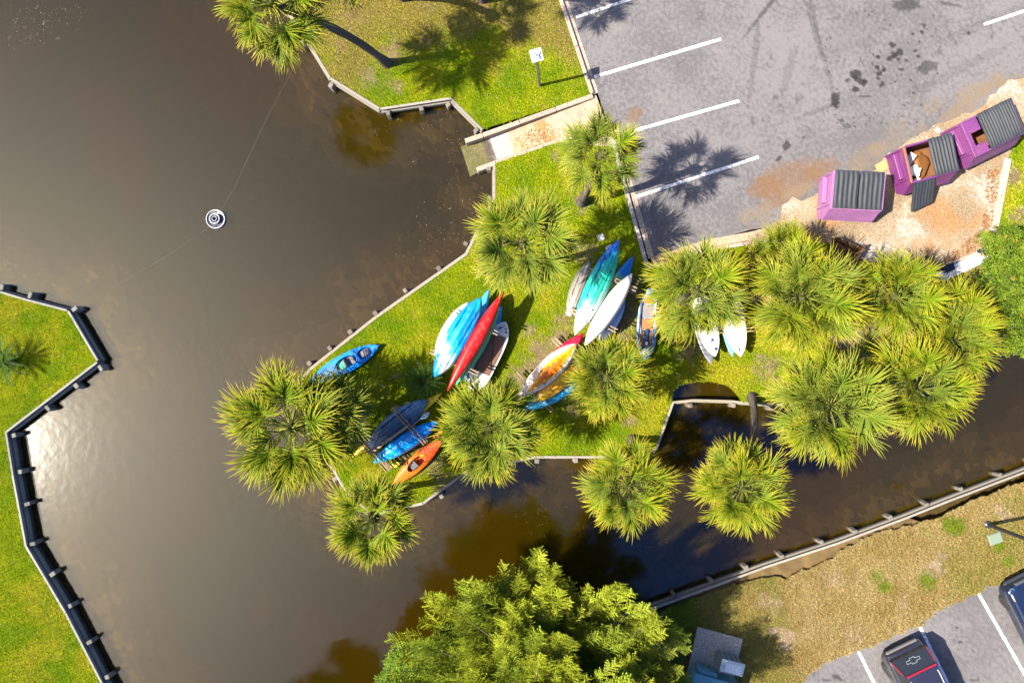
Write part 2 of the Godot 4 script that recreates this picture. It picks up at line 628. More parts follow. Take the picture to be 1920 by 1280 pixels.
func land() -> void:
	# plan outlines; beyond the frame they run on
	top_lawn = plan([450, -115, 527, 0, 575, 71, 621, 146, 713, 203, 846, 183, 906, 243, 1108, 178, 1047, 0, 1000, -130, 990, -420, 450, -420])
	point_lawn = plan([929, 307, 929, 372, 876, 478, 707, 596, 583, 694, 556, 730, 590, 815, 628, 880, 652, 922, 700, 962, 792, 941, 876, 880, 960, 862, 1003, 853, 1115, 853, 1218, 850, 1230, 836,
		1258, 758, 1259, 740, 1272, 722, 1300, 716, 1335, 715, 1366, 724, 1381, 740, 1392, 756, 1440, 758, 1520, 742, 1640, 700, 1760, 640, 1835, 590, 1870, 560, 1990, 500,
		1990, 420, 1840, 478, 1740, 510, 1620, 490, 1550, 455, 1405, 455, 1212, 503, 1160, 318, 1150, 276, 1045, 268])
	left_lawn = plan([-300, 500, 0, 549, 50, 564, 127, 584, 182, 677, 10, 809, 23, 890, 48, 1024, 122, 1149, 190, 1280, 290, 1470, -300, 1470])
	bank_lawn = ragged(plan([850, 1330, 1010, 1243, 1168, 1172, 1296, 1122, 1350, 1103, 1390, 1092, 1420, 1085, 1470, 1082, 1530, 1060, 1560, 1045, 1580, 1027, 1640, 1000, 1700, 985, 1740, 976, 1790, 953, 1850, 928, 1925, 898, 2040, 850, 2040, 1010, 1925, 1066,
		1838, 1108, 1752, 1145, 1726, 1170, 1610, 1219, 1536, 1248, 1503, 1281, 1400, 1380, 850, 1450]), 0.18, 0.13)
	verge_lawn = plan([1888, 300, 1868, 432, 1860, 470, 1990, 420, 1990, 250, 1920, 215])
	for s in [[738, 98, 0.55, 0.9], [690, 142, 0.5, 0.75], [742, 163, 0.35, 0.6], [665, 28, 0.9, 0.55], [640, 85, 0.5, 0.5], [800, 12, 0.5, 0.5], [800, 78, 0.22, 0.8], [978, 62, 0.35, 0.85], [1058, 68, 0.25, 0.6], [905, 10, 0.4, 0.9],
			[1040, 295, 0.3, 0.6], [1092, 380, 0.45, 0.75], [1100, 475, 0.6, 0.6], [992, 620, 0.35, 0.7], [1020, 665, 0.9, 0.95], [975, 705, 0.6, 0.8], [1000, 690, 0.5, 0.9], [1050, 640, 0.6, 0.9], [1060, 600, 0.5, 0.7], [1170, 585, 0.9, 0.9], [1185, 545, 0.7, 0.75], [1165, 625, 0.6, 0.8],
			[1255, 600, 0.6, 0.75], [1280, 565, 0.5, 0.9], [1290, 660, 0.6, 0.7], [1180, 790, 0.35, 0.7], [1290, 640, 0.5, 0.6], [1070, 770, 0.45, 0.6], [1420, 560, 0.5, 0.6], [1440, 690, 0.7, 0.7], [1590, 640, 1.0, 0.9], [1640, 610, 0.8, 0.9], [1830, 525, 0.7, 0.9], [1770, 530, 0.7, 0.9],
			[760, 860, 0.5, 0.75], [815, 870, 0.6, 0.6], [830, 905, 0.5, 0.6], [790, 838, 0.5, 0.6], [900, 690, 0.35, 0.5], [740, 705, 0.2, 0.5],
			[1475, 1195, 0.55, 0.85], [1452, 1180, 0.25, 0.95], [1755, 1060, 0.45, 0.9], [1760, 1045, 0.3, 0.9], [1690, 1130, 0.3, 0.5], [1560, 1085, 0.5, 0.35], [1880, 960, 0.5, 0.5], [1440, 1130, 0.6, 0.4], [1600, 1190, 0.5, 0.4], [1900, 330, 0.5, 0.9], [1905, 405, 0.4, 0.8], [1240, 1200, 0.9, 0.5]]:
		bare.append([g2(s[0], s[1]), s[2], s[3]])
	var flat := func(_x, _z): return 0.0

	# pond bed: a shelf of sand and weed along the shores, dark mud further out
	var shores := [top_lawn, point_lawn, left_lawn, bank_lawn]
	var dist := func(x: float, z: float) -> float:
		var r := 99.0
		var p := Vector2(x, z)
		for s in shores:
			for i in s.size():
				r = minf(r, p.distance_to(Geometry2D.get_closest_point_to_segment(p, s[i], s[(i + 1) % s.size()])))
		return r
	# distance to the nearest shore, worked out on a coarse grid and read between its points
	var gx := 68
	var grid := PackedFloat32Array()
	for j in 52:
		for i in gx: grid.append(dist.call(-27.0 + i * 0.8, -20.5 + j * 0.8))
	var bed_dist := func(x: float, z: float) -> float:
		var u := clampf((x + 27.0) / 0.8, 0.0, gx - 1.01)
		var v := clampf((z + 20.5) / 0.8, 0.0, 50.99)
		var k := int(v) * gx + int(u)
		return lerpf(lerpf(grid[k], grid[k + 1], u - int(u)), lerpf(grid[k + gx], grid[k + gx + 1], u - int(u)), v - int(v))
	var bed_h := func(x: float, z: float) -> float:
		return WATER - 0.2 - 1.2 * ss(0.6, 8.0, bed_dist.call(x, z) + 1.2 * n_big.get_noise_2d(x * 1.4, z * 1.4)) + 0.1 * n_mid.get_noise_2d(x * 1.2, z * 1.2) + 0.09 * n_fine.get_noise_2d(x * 1.1, z * 1.1)
	var bed_c := func(x: float, z: float) -> Color:
		return mixc(C(0.105, 0.063, 0.004), C(0.085, 0.052, 0.004), 0.5 + n_mid.get_noise_2d(x, z) + n_fine.get_noise_2d(x * 0.7, z * 0.7))
	structure("pond_bed", sheet(PackedVector2Array([Vector2(-26, -19), Vector2(26, -19), Vector2(26, 19), Vector2(-26, 19)]), 0.16, bed_h, bed_c), M.soil)
	var all := PackedVector2Array([Vector2(-150, -120), Vector2(150, -120), Vector2(150, 120), Vector2(-150, 120)])
	structure("ground", sheet(all, 50.0, func(_x, _z): return WATER - 1.75, func(_x, _z): return C(0.05, 0.032, 0.005)), M.soil)
	# murky water: the surface and silt hanging at five depths, so that the shallows show more of the bed
	var water_c := func(x: float, z: float) -> Color:
		return mixc(C(0.022, 0.0155, 0.002), C(0.016, 0.0135, 0.003), 0.5 + n_big.get_noise_2d(x * 0.9 + 40.0, z * 0.9) + 0.5 * n_mid.get_noise_2d(x * 0.6, z * 0.6))
	structure("pond_water", water_sheet(water_c, WATER), M.water)
	for k in 5:
		tag(mesh_node("suspended_silt", water_sheet(water_c, WATER - [0.19, 0.28, 0.4, 0.56, 0.85][k]), M.silt, self), "", "", "", "structure")

	# the land runs on beyond the frame
	var lawn_far := func(_x, _z): return LAWN
	structure("lawn", sheet(plan([450, -420, 990, -420, 990, -2400, 450, -2400]), 2.0, lawn_far, top_color), M.turf, "lawn running on above the frame")
	structure("lawn", sheet(plan([-2200, 480, -300, 500, -300, 1470, -2200, 1470]), 2.0, lawn_far, lush), M.turf, "lawn running on left of the frame")
	structure("lawn", sheet(plan([1990, 250, 1990, 500, 4200, 200, 4200, 0]), 2.0, lawn_far, lawn_color), M.turf, "verge running on right of the frame")
	structure("lawn", sheet(plan([2040, 850, 2040, 1010, 2100, 980, 4200, 100, 4200, -60]), 2.0, lawn_far, dry_color), M.turf, "grass bank running on right of the frame")
	make_tuft()
	structure("lawn", sheet(top_lawn, 0.2, lawn_h, top_color), M.turf, "sunlit upper lawn between the pond and the car park")
	structure("lawn", sheet(point_lawn, 0.2, lawn_h, lawn_color), M.turf, "lawn on the point where the kayak racks stand")
	structure("lawn", sheet(left_lawn, 0.25, lawn_h, lush), M.turf, "lawn at the left shore behind the timber wall")
	structure("lawn", sheet(bank_lawn, 0.2, lawn_h, dry_color), M.turf, "dry grass bank beside the lower car park")
	structure("lawn", sheet(verge_lawn, 0.2, lawn_h, lawn_color), M.turf, "worn verge right of the skips")
	tufts("grass", "yellow green blades on the upper lawn by the sign", top_lawn, top_color, 230.0, lawn_h)
	tufts("grass", "bright green blades around the kayak racks", point_lawn, lawn_color, 230.0, lawn_h)
	tufts("grass", "bright green blades on the left shore lawn", left_lawn, lush, 200.0, lawn_h)
	tufts("grass", "dry tan blades on the bank by the parked cars", bank_lawn, dry_color, 210.0, lawn_h)
	tufts("grass", "thin green blades on the verge right of the skips", verge_lawn, lawn_color, 160.0, lawn_h)
	# soil exposed where the bank has washed out behind its wall and along the point
	var low_soil := func(x, z): return -0.12 + 0.08 * n_mid.get_noise_2d(x * 2.0, z * 2.0)
	var soil_c := func(x, z): return mixc(C(0.16, 0.11, 0.055), C(0.25, 0.175, 0.08), 0.5 + n_mid.get_noise_2d(x * 2.0, z * 2.0) + n_fine.get_noise_2d(x, z))
	structure("washed_out_soil", sheet(plan([1160, 1180, 1290, 1122, 1420, 1066, 1640, 993, 1700, 970, 1760, 990, 1640, 1060, 1560, 1085, 1400, 1120, 1300, 1160, 1170, 1230]), 0.25, low_soil, soil_c), M.soil, "bare soil behind the lower timber wall")
	structure("washed_out_soil", sheet(plan([1700, 968, 1930, 884, 1930, 940, 1780, 985, 1700, 1000]), 0.25, func(_x, _z): return -0.52, soil_c), M.soil, "wet hollow behind the lower timber wall")

func water_sheet(cf: Callable, y: float) -> ArrayMesh:
	var b := B.new()
	var cell := 0.5
	var nx := 104
	var ny := 76
	for j in ny + 1:
		for i in nx + 1:
			var x := -26.0 + i * cell
			var z := -19.0 + j * cell
			b.add(Vector3(x, y, z), cf.call(x, z))
	for j in ny:
		for i in nx:
			var k := j * (nx + 1) + i
			b.quad(k, k + 1, k + nx + 2, k + nx + 1)
	var far := C(0.022, 0.0175, 0.004)
	for r in [[-150, -120, 150, -19], [-150, 19, 150, 120], [-150, -19, -26, 19], [26, -19, 150, 19]]:
		b.poly([Vector3(r[0], y, r[1]), Vector3(r[2], y, r[1]), Vector3(r[2], y, r[3]), Vector3(r[0], y, r[3])], far)
	return b.done_sheet()

# ---------------------------------------------------------------- paved ground
# stains on the tarmac: place, size along and across, turn, darkness
var oil := []

func asphalt_color(x: float, z: float) -> Color:
	var a := n_big.get_noise_2d(x * 1.2, z * 1.2)
	var b := n_mid.get_noise_2d(x, z)
	var c := n_fine.get_noise_2d(x * 2.2, z * 2.2)
	var col := mixc(C(0.162, 0.157, 0.168), C(0.24, 0.231, 0.243), 0.5 + 0.9 * a + 0.5 * b + 1.1 * c)
	# fine cracks and sealed seams
	var w := absf(n_big.get_noise_2d(x * 2.1 + 77.0, z * 2.1)) + 0.012 * b
	col = mixc(C(0.1, 0.092, 0.098), col, 0.35 + 0.65 * ss(0.0, 0.012, w))
	var p := Vector2(x, z)
	for s in oil:
		var q: Vector2 = (p - s[0])
		if absf(q.x) + absf(q.y) > s[1] * 3.0: continue
		q = q.rotated(-s[3])
		var d := Vector2(q.x / s[1], q.y / s[2]).length() + 0.3 * c + 0.25 * n_mid.get_noise_2d(x * 4.0, z * 4.0)
		col = mixc(col, s[5], s[4] * (1.0 - ss(0.7, 1.15, d)))
	return col

func rust_spots() -> Array:
	return [[1480, 335, 1.5, 0.75, -0.3], [1435, 352, 0.8, 0.5, -0.2], [1540, 320, 0.8, 0.45, -0.5], [1470, 372, 0.9, 0.35, -0.4], [1190, 215, 0.45, 0.3, -0.6]]

func pad_color(x: float, z: float) -> Color:
	var a := n_big.get_noise_2d(x * 2.6, z * 2.6)
	var b := n_mid.get_noise_2d(x * 1.4, z * 1.4)
	var c := n_fine.get_noise_2d(x * 2.0, z * 2.0)
	var col := mixc(C(0.205, 0.155, 0.1), C(0.28, 0.22, 0.155), 0.5 + a + 0.8 * b)
	col = mixc(col, C(0.33, 0.3, 0.26), ss(0.1, 0.6, n_big.get_noise_2d(x * 3.0 + 50.0, z * 3.0) + 0.5 * c))
	col = mixc(col, C(0.28, 0.13, 0.045), ss(0.05, 0.5, n_big.get_noise_2d(x * 2.2, z * 2.2 + 80.0) + 0.6 * b + 0.2 * c) * 0.6)
	return mixc(col, C(0.12, 0.09, 0.07), ss(0.35, 0.6, c + 0.3 * b) * 0.22)

func ramp_color(x: float, z: float) -> Color:
	var a := n_mid.get_noise_2d(x * 1.5, z * 1.5)
	var c := n_fine.get_noise_2d(x * 2.0, z * 2.0)
	var u := (Vector2(x, z) - g2(870, 290)).dot(Vector2(0.945, -0.327))   # metres up the slope
	var j := 0.12 * a + 0.1 * c
	var col := mixc(C(0.27, 0.2, 0.15), C(0.34, 0.27, 0.2), 0.5 + a + c)
	if u + j < 3.9: col = mixc(mixc(C(0.28, 0.15, 0.065), C(0.34, 0.27, 0.18), 0.5 + 1.6 * a + 1.2 * c), col, ss(0.25, 0.5, n_big.get_noise_2d(x * 5.0, z * 5.0)))
	if u + 0.3 * j < 2.05: col = mixc(C(0.36, 0.33, 0.32), C(0.31, 0.275, 0.26), 0.5 + a)
	if u + j < 1.2: col = mixc(C(0.17, 0.14, 0.115), C(0.21, 0.18, 0.14), 0.5 + c)      # wet and weedy
	if u + j < 0.95: col = mixc(C(0.2, 0.2, 0.07), C(0.3, 0.27, 0.12), 0.5 + c + a)
	return col

func paved() -> void:
	rng.seed = 40
	for s in [[1567, 187, 0.2, 0.38, 0.1, 0.85], [1605, 140, 0.26, 0.22, 0.0, 0.85], [1612, 152, 0.35, 0.14, 0.5, 0.8], [1623, 153, 0.13, 0.1, 0, 0.85], [1605, 168, 0.17, 0.13, 0.3, 0.85], [1590, 150, 0.12, 0.09, -0.5, 0.7],
			[1674, 84, 0.14, 0.12, 0, 0.8], [1677, 104, 0.15, 0.13, 0, 0.9], [1668, 110, 0.12, 0.12, 0, 0.85], [1647, 106, 0.1, 0.11, 0, 0.9], [1646, 126, 0.13, 0.1, 0, 0.85], [1650, 138, 0.12, 0.13, 0.4, 0.85], [1658, 130, 0.1, 0.12, 0.3, 0.85], [1648, 147, 0.12, 0.08, 0, 0.8], [1654, 158, 0.11, 0.14, 0.3, 0.8],
			[1688, 98, 0.18, 0.16, 0, 0.8], [1685, 111, 0.1, 0.08, 0, 0.8], [1700, 113, 0.07, 0.08, 0, 0.8], [1716, 95, 0.09, 0.08, 0, 0.8], [1722, 105, 0.09, 0.09, 0, 0.8], [1730, 60, 0.08, 0.1, 0, 0.8], [1734, 48, 0.07, 0.1, 0, 0.8], [1712, 63, 0.08, 0.07, 0, 0.75], [1690, 130, 0.12, 0.06, 0, 0.8],
			[1740, 125, 0.45, 0.28, -0.3, 0.6], [1700, 8, 0.6, 0.3, -0.1, 0.6], [1780, 8, 0.6, 0.08, 0.15, 0.5], [1476, 272, 0.18, 0.2, 0.4, 0.75], [1461, 297, 0.14, 0.09, -0.5, 0.75], [1507, 257, 0.08, 0.06, -0.7, 0.8], [1577, 225, 0.13, 0.08, 0, 0.7], [1588, 236, 0.25, 0.12, 0.2, 0.45], [1620, 180, 0.3, 0.05, 0.05, 0.7], [1455, 183, 0.12, 0.1, 0, 0.4],
			[1538, 205, 1.1, 0.1, -0.35, 0.3], [1430, 25, 1.6, 0.1, -0.9, 0.35], [1443, 10, 1.4, 0.09, -0.9, 0.3], [1535, 80, 2.6, 0.13, 1.28, 0.33], [1525, 20, 1.7, 0.1, 1.35, 0.35], [1480, 130, 1.2, 0.2, -1.3, 0.2], [1600, 60, 1.6, 0.9, -0.6, 0.13], [1415, 110, 2.0, 0.14, -1.45, 0.25], [1800, 130, 2.6, 0.25, -0.45, 0.16],
			[1850, 40, 2.4, 0.2, -0.4, 0.15], [1817, 62, 0.08, 0.09, 0, 0.8],
			[1795, 1178, 0.1, 0.06, 0.9, 0.8], [1786, 1170, 0.06, 0.05, 0, 0.7], [1803, 1203, 0.09, 0.05, 0, 0.85], [1825, 1221, 0.07, 0.05, 0, 0.7], [1570, 1270, 0.25, 0.13, 0.4, 0.7], [1550, 1275, 0.15, 0.08, 0, 0.6], [1830, 1275, 0.25, 0.08, -0.2, 0.6]]:
		oil.append([g2(s[0], s[1]), s[2], s[3], s[4], s[5], C(0.03, 0.03, 0.032)])
	for k in 110:
		var p := Vector2(rng.randf_range(1540, 1760), rng.randf_range(20, 250))
		var r := rng.randf_range(0.02, 0.05)
		oil.append([g2(p.x, p.y), r, r * rng.randf_range(0.7, 1.3), 0.0, 0.75, C(0.03, 0.03, 0.032)])
	for s in rust_spots(): oil.append([g2(s[0], s[1]), s[2], s[3], s[4], 0.5, C(0.25, 0.135, 0.06)])
	for k in 34:
		var q := v2([1400, 440, 1466, 392, 1545, 348, 1650, 300, 1750, 236, 1850, 190, 1925, 150])
		var i := rng.randi() % (q.size() - 1)
		var w: Vector2 = q[i].lerp(q[i + 1], rng.randf()) + Vector2(rng.randf_range(-0.5, 0.2), rng.randf_range(-0.7, 0.15))
		oil.append([w, rng.randf_range(0.25, 0.8), rng.randf_range(0.12, 0.35), -0.45, rng.randf_range(0.25, 0.55), C(0.26, 0.2, 0.14)])
	for s in [[1345, 95, 0.25, 0.12], [1245, 190, 0.25, 0.15], [1540, 120, 0.3, 0.2], [1140, 40, 0.9, 0.4], [1290, 260, 0.3, 0.2], [1120, 60, 0.5, 0.3], [1480, 400, 0.7, 0.25]]: oil.append([g2(s[0], s[1]), s[2], s[3], 0.3, 0.35, C(0.3, 0.28, 0.26)])
	var zero := func(_x, _z): return 0.0
	structure("car_park", sheet(plan([1010, -130, 1061, 0, 1122, 178, 1135, 216, 1172, 322, 1224, 480, 1410, 430, 1500, 420, 1560, 400, 1700, 330, 1990, 190, 1990, -200, 1000, -200]), 0.055, zero, asphalt_color), M.asphalt, "grey tarmac of the upper car park")
	var plain := func(x, z): return mixc(C(0.162, 0.157, 0.168), C(0.24, 0.231, 0.243), 0.5 + n_big.get_noise_2d(x, z))
	structure("car_park", sheet(plan([990, -200, 1990, -200, 1990, 190, 4200, -400, 4200, -2400, 990, -2400]), 1.2, zero, plain), M.asphalt, "tarmac running on beyond the upper car park")
	structure("car_park", sheet(plan([2100, 955, 4200, 75, 4200, 3000, 1300, 3000, 1300, 1500, 2100, 1500]), 1.2, zero, plain), M.asphalt, "tarmac running on beyond the lower car park")
	structure("car_park", sheet(plan([1400, 1340, 1480, 1250, 1600, 1190, 1720, 1140, 1830, 1080, 1930, 1030, 2100, 950, 2100, 1500, 1300, 1500]), 0.1, zero, asphalt_color), M.asphalt, "grey tarmac of the lower car park")
	var pad := ragged(plan([1402, 452, 1428, 432, 1462, 412, 1466, 385, 1485, 372, 1503, 378, 1522, 366, 1545, 350, 1640, 318, 1655, 296, 1700, 268, 1750, 240, 1830, 205, 1890, 150, 2000, 130, 2000, 260, 1920, 215, 1888, 300, 1864, 432, 1845, 478, 1745, 510, 1620, 490, 1550, 458]), 0.25, 0.16)
	structure("skip_pad", sheet(pad, 0.1, func(_x, _z): return 0.055, pad_color), M.concrete, "sandy rust stained concrete under the skips")
	# boat ramp, sloping into the pond
	var ramp_h := func(x, z):
		var u := (Vector2(x, z) - g2(870, 290)).dot(Vector2(0.945, -0.327))
		return clampf(-0.475 + (u - 1.0) * 0.092, -0.72, -0.004)
	structure("boat_ramp", sheet(plan([862, 268, 1118, 178, 1160, 300, 1148, 277, 1045, 268, 893, 318, 880, 325]), 0.1, ramp_h, ramp_color), M.concrete, "worn concrete boat ramp running down into the pond")
	# painted bay lines
	for s in [[1040, 44, 1190, -5, 1], [1114, 144, 1352, 73, 1], [1188, 245, 1386, 189, 1], [1186, 371, 1423, 294, 1], [1845, 46, 1990, -3, 1], [1724, 1172, 1850, 1424, 0], [1834, 1110, 1960, 1330, 0], [1610, 1221, 1720, 1440, 0], [1080, 32, 1192, -5, 1]]:
		if s[0] == 1040: continue
		var a := g2(s[0], s[1])
		var b := g2(s[2], s[3])
		var d := (b - a).normalized()
		var n := d.orthogonal() * 0.062
		var poly := ragged(PackedVector2Array([a - n, b - n, b + n, a + n]), 0.15, 0.007, 3.0)
		var mesh := sheet(poly, 0.05, func(_x, _z): return 0.006, func(x, z): return mixc(Color.WHITE, C(0.3, 0.29, 0.3), ss(0.18, 0.5, n_fine.get_noise_2d(x * 3.0, z * 3.0) + 0.5 * n_mid.get_noise_2d(x * 2.0, z * 2.0))))
		structure("parking_line", mesh, M.paint)

# a run of kerb stones (or a low wall) as separate stones along a path
func stones(parent: Node3D, called: String, pts: Array, width: float, y0: float, y1: float, len: float, col: Color, m: Material, y0_end := 99.0, y1_end := 99.0) -> void:
	var total := 0.0
	for i in pts.size() - 1: total += pts[i].distance_to(pts[i + 1])
	var run := 0.0
	for i in pts.size() - 1:
		var a: Vector2 = pts[i]
		var b: Vector2 = pts[i + 1]
		var n := maxi(1, roundi(a.distance_to(b) / len))
		for k in n:
			var p := a.lerp(b, float(k) / n)
			var q := a.lerp(b, float(k + 1) / n)
			var d := (q - p).normalized()
			p += d * 0.006
			q -= d * 0.006
			var f0 := (run + a.distance_to(p)) / total
			var f1 := (run + a.distance_to(q)) / total
			var lift := func(y: float, ye: float, f: float) -> float: return y if ye > 90.0 else lerpf(y, ye, f)
			var t0: float = lift.call(y1, y1_end, f0)
			var t1: float = lift.call(y1, y1_end, f1)
			var b0: float = lift.call(y0, y0_end, f0)
			var mb := B.new()
			var tone := col * rng.randf_range(0.9, 1.08)
			mb.bar(Vector3(p.x, (t0 + b0) / 2, p.y), Vector3(q.x, (t1 + b0) / 2, q.y), width, (t0 - b0), 0.018, tone)
			mesh_node(called, mb.done(), m, parent)
		run += a.distance_to(b)

func v2(a: Array) -> Array:
	var r := []
	for p in plan(a): r.append(p)
	return r

func kerbs() -> void:
	var grey := C(0.31, 0.26, 0.21)
	var k := thing("kerb", "pale concrete kerb between the upper lawn and the car park", "kerb")
	stones(k, "kerb_stone", v2([1000, -140, 1051, 0, 1110, 176]), 0.16, -0.2, 0.12, 2.6, grey, M.concrete)
	k = thing("gutter", "flat concrete gutter strip along the upper kerb by the sign", "gutter")
	stones(k, "gutter_slab", v2([1009, -140, 1060, 0, 1118, 175]), 0.22, -0.2, 0.012, 3.2, C(0.3, 0.25, 0.21), M.concrete)
	k = thing("ramp_kerb", "concrete side wall of the boat ramp beside the upper lawn", "kerb")
	stones(k, "wall_block", v2([872, 263, 906, 252, 1112, 180]), 0.2, -0.9, -0.06, 1.7, grey, M.concrete, -0.3, 0.115)
	k = thing("ramp_kerb", "concrete side wall of the boat ramp beside the lone palm", "kerb")
	stones(k, "wall_block", v2([894, 317, 930, 304, 1048, 264, 1140, 233]), 0.2, -0.9, -0.06, 1.7, grey, M.concrete, -0.3, 0.1)
	k = thing("kerb", "weathered concrete kerb below the lone palm ending in a corner", "kerb")
	stones(k, "kerb_stone", v2([1143, 238, 1163, 318, 1213, 500]), 0.16, -0.2, 0.12, 2.4, C(0.3, 0.28, 0.265), M.concrete)
	k = thing("gutter", "flat concrete gutter below the lone palm shaded by fronds", "gutter")
	stones(k, "gutter_slab", v2([1155, 240, 1175, 324, 1222, 484]), 0.24, -0.2, 0.012, 2.6, C(0.33, 0.27, 0.22), M.concrete)
	k = thing("kerb", "low concrete kerb behind the surfboards along the tarmac edge", "kerb")
	stones(k, "kerb_stone", v2([1213, 503, 1260, 488, 1330, 468, 1404, 456, 1500, 452]), 0.15, -0.2, 0.13, 1.8, C(0.34, 0.27, 0.22), M.concrete)
	k = thing("gutter", "sandy concrete gutter strip behind the surfboards", "gutter")
	stones(k, "gutter_slab", v2([1222, 490, 1260, 478, 1330, 456, 1404, 443, 1460, 430]), 0.36, -0.2, 0.014, 2.4, C(0.32, 0.23, 0.165), M.concrete)
	k = thing("kerb", "straight concrete kerb strip right of the skips", "kerb")
	stones(k, "kerb_stone", v2([1888, 298, 1862, 436]), 0.28, -0.2, 0.14, 1.7, C(0.36, 0.31, 0.25), M.concrete)
	k = thing("kerb", "narrow concrete kerb beside the fallen white fence panel", "kerb")
	stones(k, "kerb_stone", v2([1758, 505, 1846, 470]), 0.2, -0.1, 0.15, 1.0, C(0.36, 0.31, 0.25), M.concrete)

# ---------------------------------------------------------------- timber sea walls
# pts run so that the water lies on the left-hand side when side = 1; posts: places along the wall in metres
func seawall(label: String, pts: Array, side: float, posts: Array, cap_w: float, tone: Color, post_len := 0.2) -> void:
	var t := thing("seawall", label, "seawall")
	var total := 0.0
	for i in pts.size() - 1:
		var a: Vector2 = pts[i]
		var b: Vector2 = pts[i + 1]
		var d := (b - a).normalized()
		var n := d.orthogonal() * side
		var L := a.distance_to(b)
		var mb := B.new()
		mb.bar(Vector3(a.x, -0.62, a.y) + Vector3(n.x, 0, n.y) * 0.035, Vector3(b.x, -0.62, b.y) + Vector3(n.x, 0, n.y) * 0.035, 0.05, 1.3, 0.004, tone * 0.8)
		mesh_node("sheeting", mb.done(), M.wood, t)
		mb = B.new()
		mb.bar(Vector3(a.x, -0.2, a.y) + Vector3(n.x, 0, n.y) * 0.105, Vector3(b.x, -0.2, b.y) + Vector3(n.x, 0, n.y) * 0.105, 0.085, 0.17, 0.012, tone * 0.75)
		mesh_node("waling", mb.done(), M.wood, t)
		var k := maxi(1, roundi(L / 2.4))
		for q in k:
			var p := a.lerp(b, float(q) / k) + d * 0.004
			var e := a.lerp(b, float(q + 1) / k) - d * 0.004
			mb = B.new()
			var h := 0.055 + rng.randf_range(-0.008, 0.008)
			mb.bar(Vector3(p.x, h, p.y) + Vector3(n.x, 0, n.y) * 0.045, Vector3(e.x, h, e.y) + Vector3(n.x, 0, n.y) * 0.045, cap_w, 0.045, 0.008, tone * rng.randf_range(0.85, 1.15))
			mesh_node("cap_board", mb.done(), M.wood, t)
		for s in posts:
			if s >= total and s < total + L + 0.001:
				var p := a + d * clampf(s - total, 0.06, L - 0.06)
				var o := Vector3(p.x, 0, p.y) + Vector3(n.x, 0, n.y) * (0.15 + post_len / 2)
				mb = B.new()
				var top := rng.randf_range(-0.06, 0.0)
				var yaw := atan2(-d.y, d.x) + rng.randf_range(-0.12, 0.12)
				mb.box(Transform3D(Basis(Vector3.UP, yaw) * Basis.from_euler(Vector3(rng.randf_range(-0.06, 0.1) * side, 0, rng.randf_range(-0.07, 0.07))), Vector3(o.x, (top - 1.3) / 2, o.z)), Vector3(0.17 + rng.randf_range(-0.02, 0.03), top + 1.3, post_len), 0.02, tone * rng.randf_range(0.5, 0.75))
				mesh_node("post", mb.done(), M.wood, t)
		total += L

func spaced(from: float, step: float, n: int) -> Array:
	var r := []
	for k in n: r.append(from + step * k + rng.randf_range(-0.08, 0.08))
	return r

func seawalls() -> void:
	rng.seed = 77
	var pale := C(0.3, 0.28, 0.25)
	seawall("weathered timber wall edging the upper lawn, angled around its corner", v2([448, -117, 527, 0, 575, 71, 621, 146, 713, 203, 846, 183, 906, 243]), -1.0, [1.2, 2.9, 5.12, 7.2, 9.75, 11.15, 12.5, 14.2], 0.1, pale)
	seawall("timber wall along the pond side of the kayak point", v2([929, 310, 929, 372, 876, 478, 707, 596, 583, 694, 556, 730]), -1.0, [0.12, 1.4, 3.6, 5.35, 7.0, 8.6, 9.9, 11.0, 12.1], 0.11, C(0.27, 0.24, 0.2), 0.2)
	seawall("short timber wall at the tip of the kayak point", v2([556, 730, 590, 815, 628, 880, 652, 922, 700, 962, 792, 941, 876, 880]), -1.0, [2.0, 4.1, 6.0, 9.1, 10.6], 0.1, pale, 0.2)
	seawall("timber wall on the canal side of the kayak point", v2([876, 880, 1003, 854, 1115, 854, 1218, 851, 1230, 836, 1260, 753]), -1.0, [1.2, 3.0, 4.6, 6.2], 0.09, pale, 0.2)
	seawall("timber wall across the mouth of the small flooded hollow", v2([1260, 752, 1300, 748, 1372, 750, 1394, 753, 1470, 757]), -1.0, [0.75, 2.65, 4.2], 0.1, C(0.33, 0.3, 0.24), 0.18)
	seawall("timber wall at the left shore stepping around the lawn", v2([-290, 500, 0, 549, 50, 564, 127, 584, 182, 677, 10, 809, 23, 890, 48, 1024, 122, 1149, 190, 1280, 290, 1470]), 1.0,
		[3.0, 5.0, 6.55, 7.78, 9.58, 11.95, 13.35, 14.85, 17.0, 18.55, 19.95, 21.6, 23.2, 24.8, 26.5, 28.2, 29.9], 0.09, C(0.27, 0.27, 0.25), 0.26)
	seawall("long timber wall along the dry grass bank of the canal", v2([850, 1318, 1010, 1234, 1168, 1164, 1300, 1114, 1430, 1066, 1570, 1020, 1700, 972, 1780, 940, 1925, 885, 2040, 838]), 1.0, spaced(0.6, 1.62, 17), 0.09, C(0.29, 0.27, 0.235), 0.16)

# ---------------------------------------------------------------- cabbage palms
var fronds := {}

